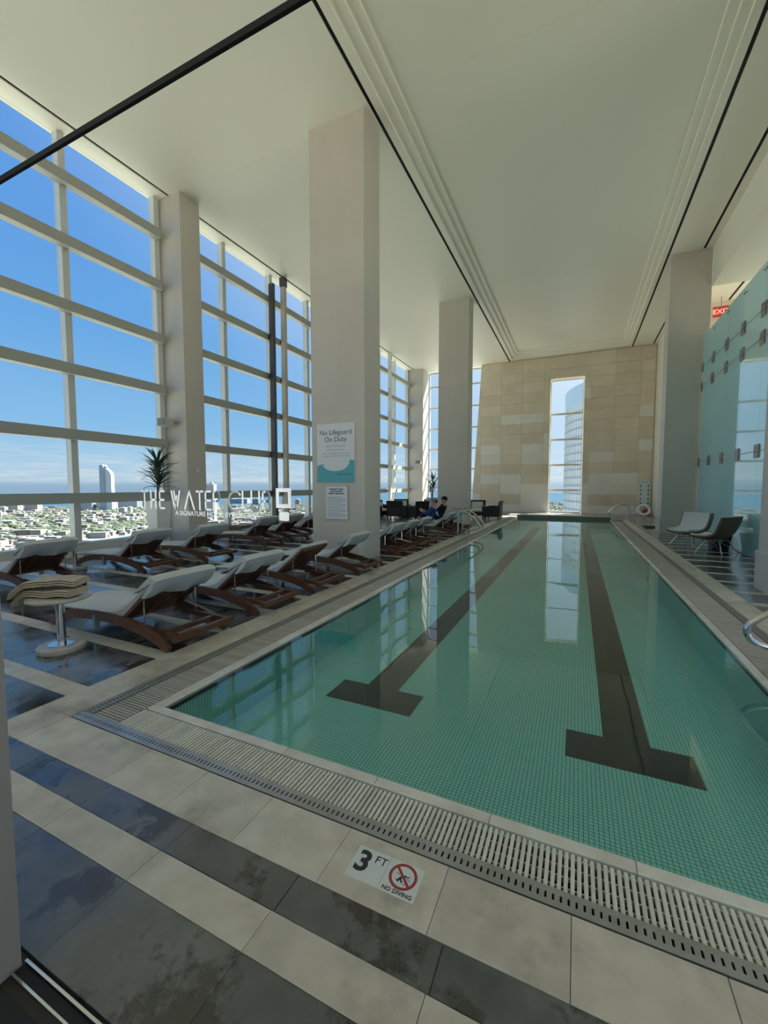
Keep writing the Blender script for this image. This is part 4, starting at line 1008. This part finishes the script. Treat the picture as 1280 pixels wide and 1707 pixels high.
block('seaside_block', 'long blue-grey block left of the glass skyscraper', -1900, 1060, 68, 40, 33, 'slateb', 7, cols=9)
block('seaside_block', 'white block at the foot of the glass skyscraper', -1836, 1104, 66, 40, 37, 'concw', 8, cols=8)
block('seaside_block', 'long dark block right of the glass skyscraper', -1879, 1224, 110, 40, 33, 'slateb', 7, cols=14)
block('seaside_block', 'beige block right of the long dark block', -1850, 1300, 46, 30, 33, 'conc', 9, cols=7)
block('beach_tower', 'left of the two beige beach towers at the far left', -2079, 888, 49, 24, 32, 'conc', 9, cols=8)
block('beach_tower', 'right of the two beige beach towers at the far left', -2007, 920, 54, 24, 34, 'conc', 9, cols=8)
block('beach_tower', 'small pale tower at the left edge of the window view', -1973, 813, 18, 14, 23, 'concw', 6, cols=3)
block('town_block', 'small pale town block below the long dark block', -1523, 978, 22, 16, 22, 'concw', 6, cols=4)
block('town_block', 'narrow pale town block just right of its pale twin', -1535, 1012, 16, 14, 23, 'conc', 6, cols=3)
block('pale_tower', 'tall pale tower rising behind the etched lettering', -951, 867, 20, 20, 106, 'concw', 22, cols=4)
block('town_block', 'slim tall tower just right of the tall pale tower', -1382, 1291, 8, 8, 54, 'concw', 12, cols=2)
block('arena_hall', 'long white seaside hall behind the lettering', -1816, 1867, 97, 50, 28, 'concw', 4, cols=12)
block('brick_tower', 'red-brown tower in the window right of the posts', -1295, 1734, 22, 18, 34, 'brick', 9, cols=4)
block('town_block', 'grey mid-rise block in the centre of the second bay', -1587, 1753, 39, 20, 33, 'slateb', 8, cols=6)
block('town_block', 'tall beige block behind the shade-dark steel post', -1276, 1611, 29, 20, 55, 'conc', 12, cols=5)
# neighbouring round tower seen through the end window
ht = tag(empty('round_tower', (42, 205, GZ)), 'round pale glass hotel tower outside the end window', 'building')
RR = 47.5; A = [R(120 + i * 3) for i in range(81)]
def ringpts(r_, z): return [(r_ * math.cos(i * math.pi / 36), r_ * math.sin(i * math.pi / 36), z) for i in range(72)]
MB().rings([ringpts(RR, 0), ringpts(RR, 134)]).build('glass_drum', P('hotel_glass', (.66, .69, .70), .35, spec=.5), ht, True)
MB().rings([ringpts(RR + .4, 134), ringpts(RR + .4, 141.5), ringpts(RR - .5, 141.5), ringpts(RR - .5, 134)]).build('crown_band', P('crown_glass', (.48, .58, .68), .3), ht, True)
fb = MB().rings([ringpts(RR + .05, 0), ringpts(RR + .35, 0), ringpts(RR + .35, .45), ringpts(RR + .05, .45)]).build('floor_band', P('hotel_band', (.33, .38, .44), .5), mesh_only=True)
for i in range(34): link('floor_band', fb, ht, (0, 0, 134 - 3.25 * (i + 1)))
mlm = MB().box(RR - .1, RR + .25, -.11, .11, 0, 141).build('mullion', P('hotel_mullion', (.60, .64, .66), .5), mesh_only=True)
for i in range(60):
    a = R(150 + i * 2.4); l_ = link('mullion', mlm, ht); l_.rotation_euler = (0, 0, a)
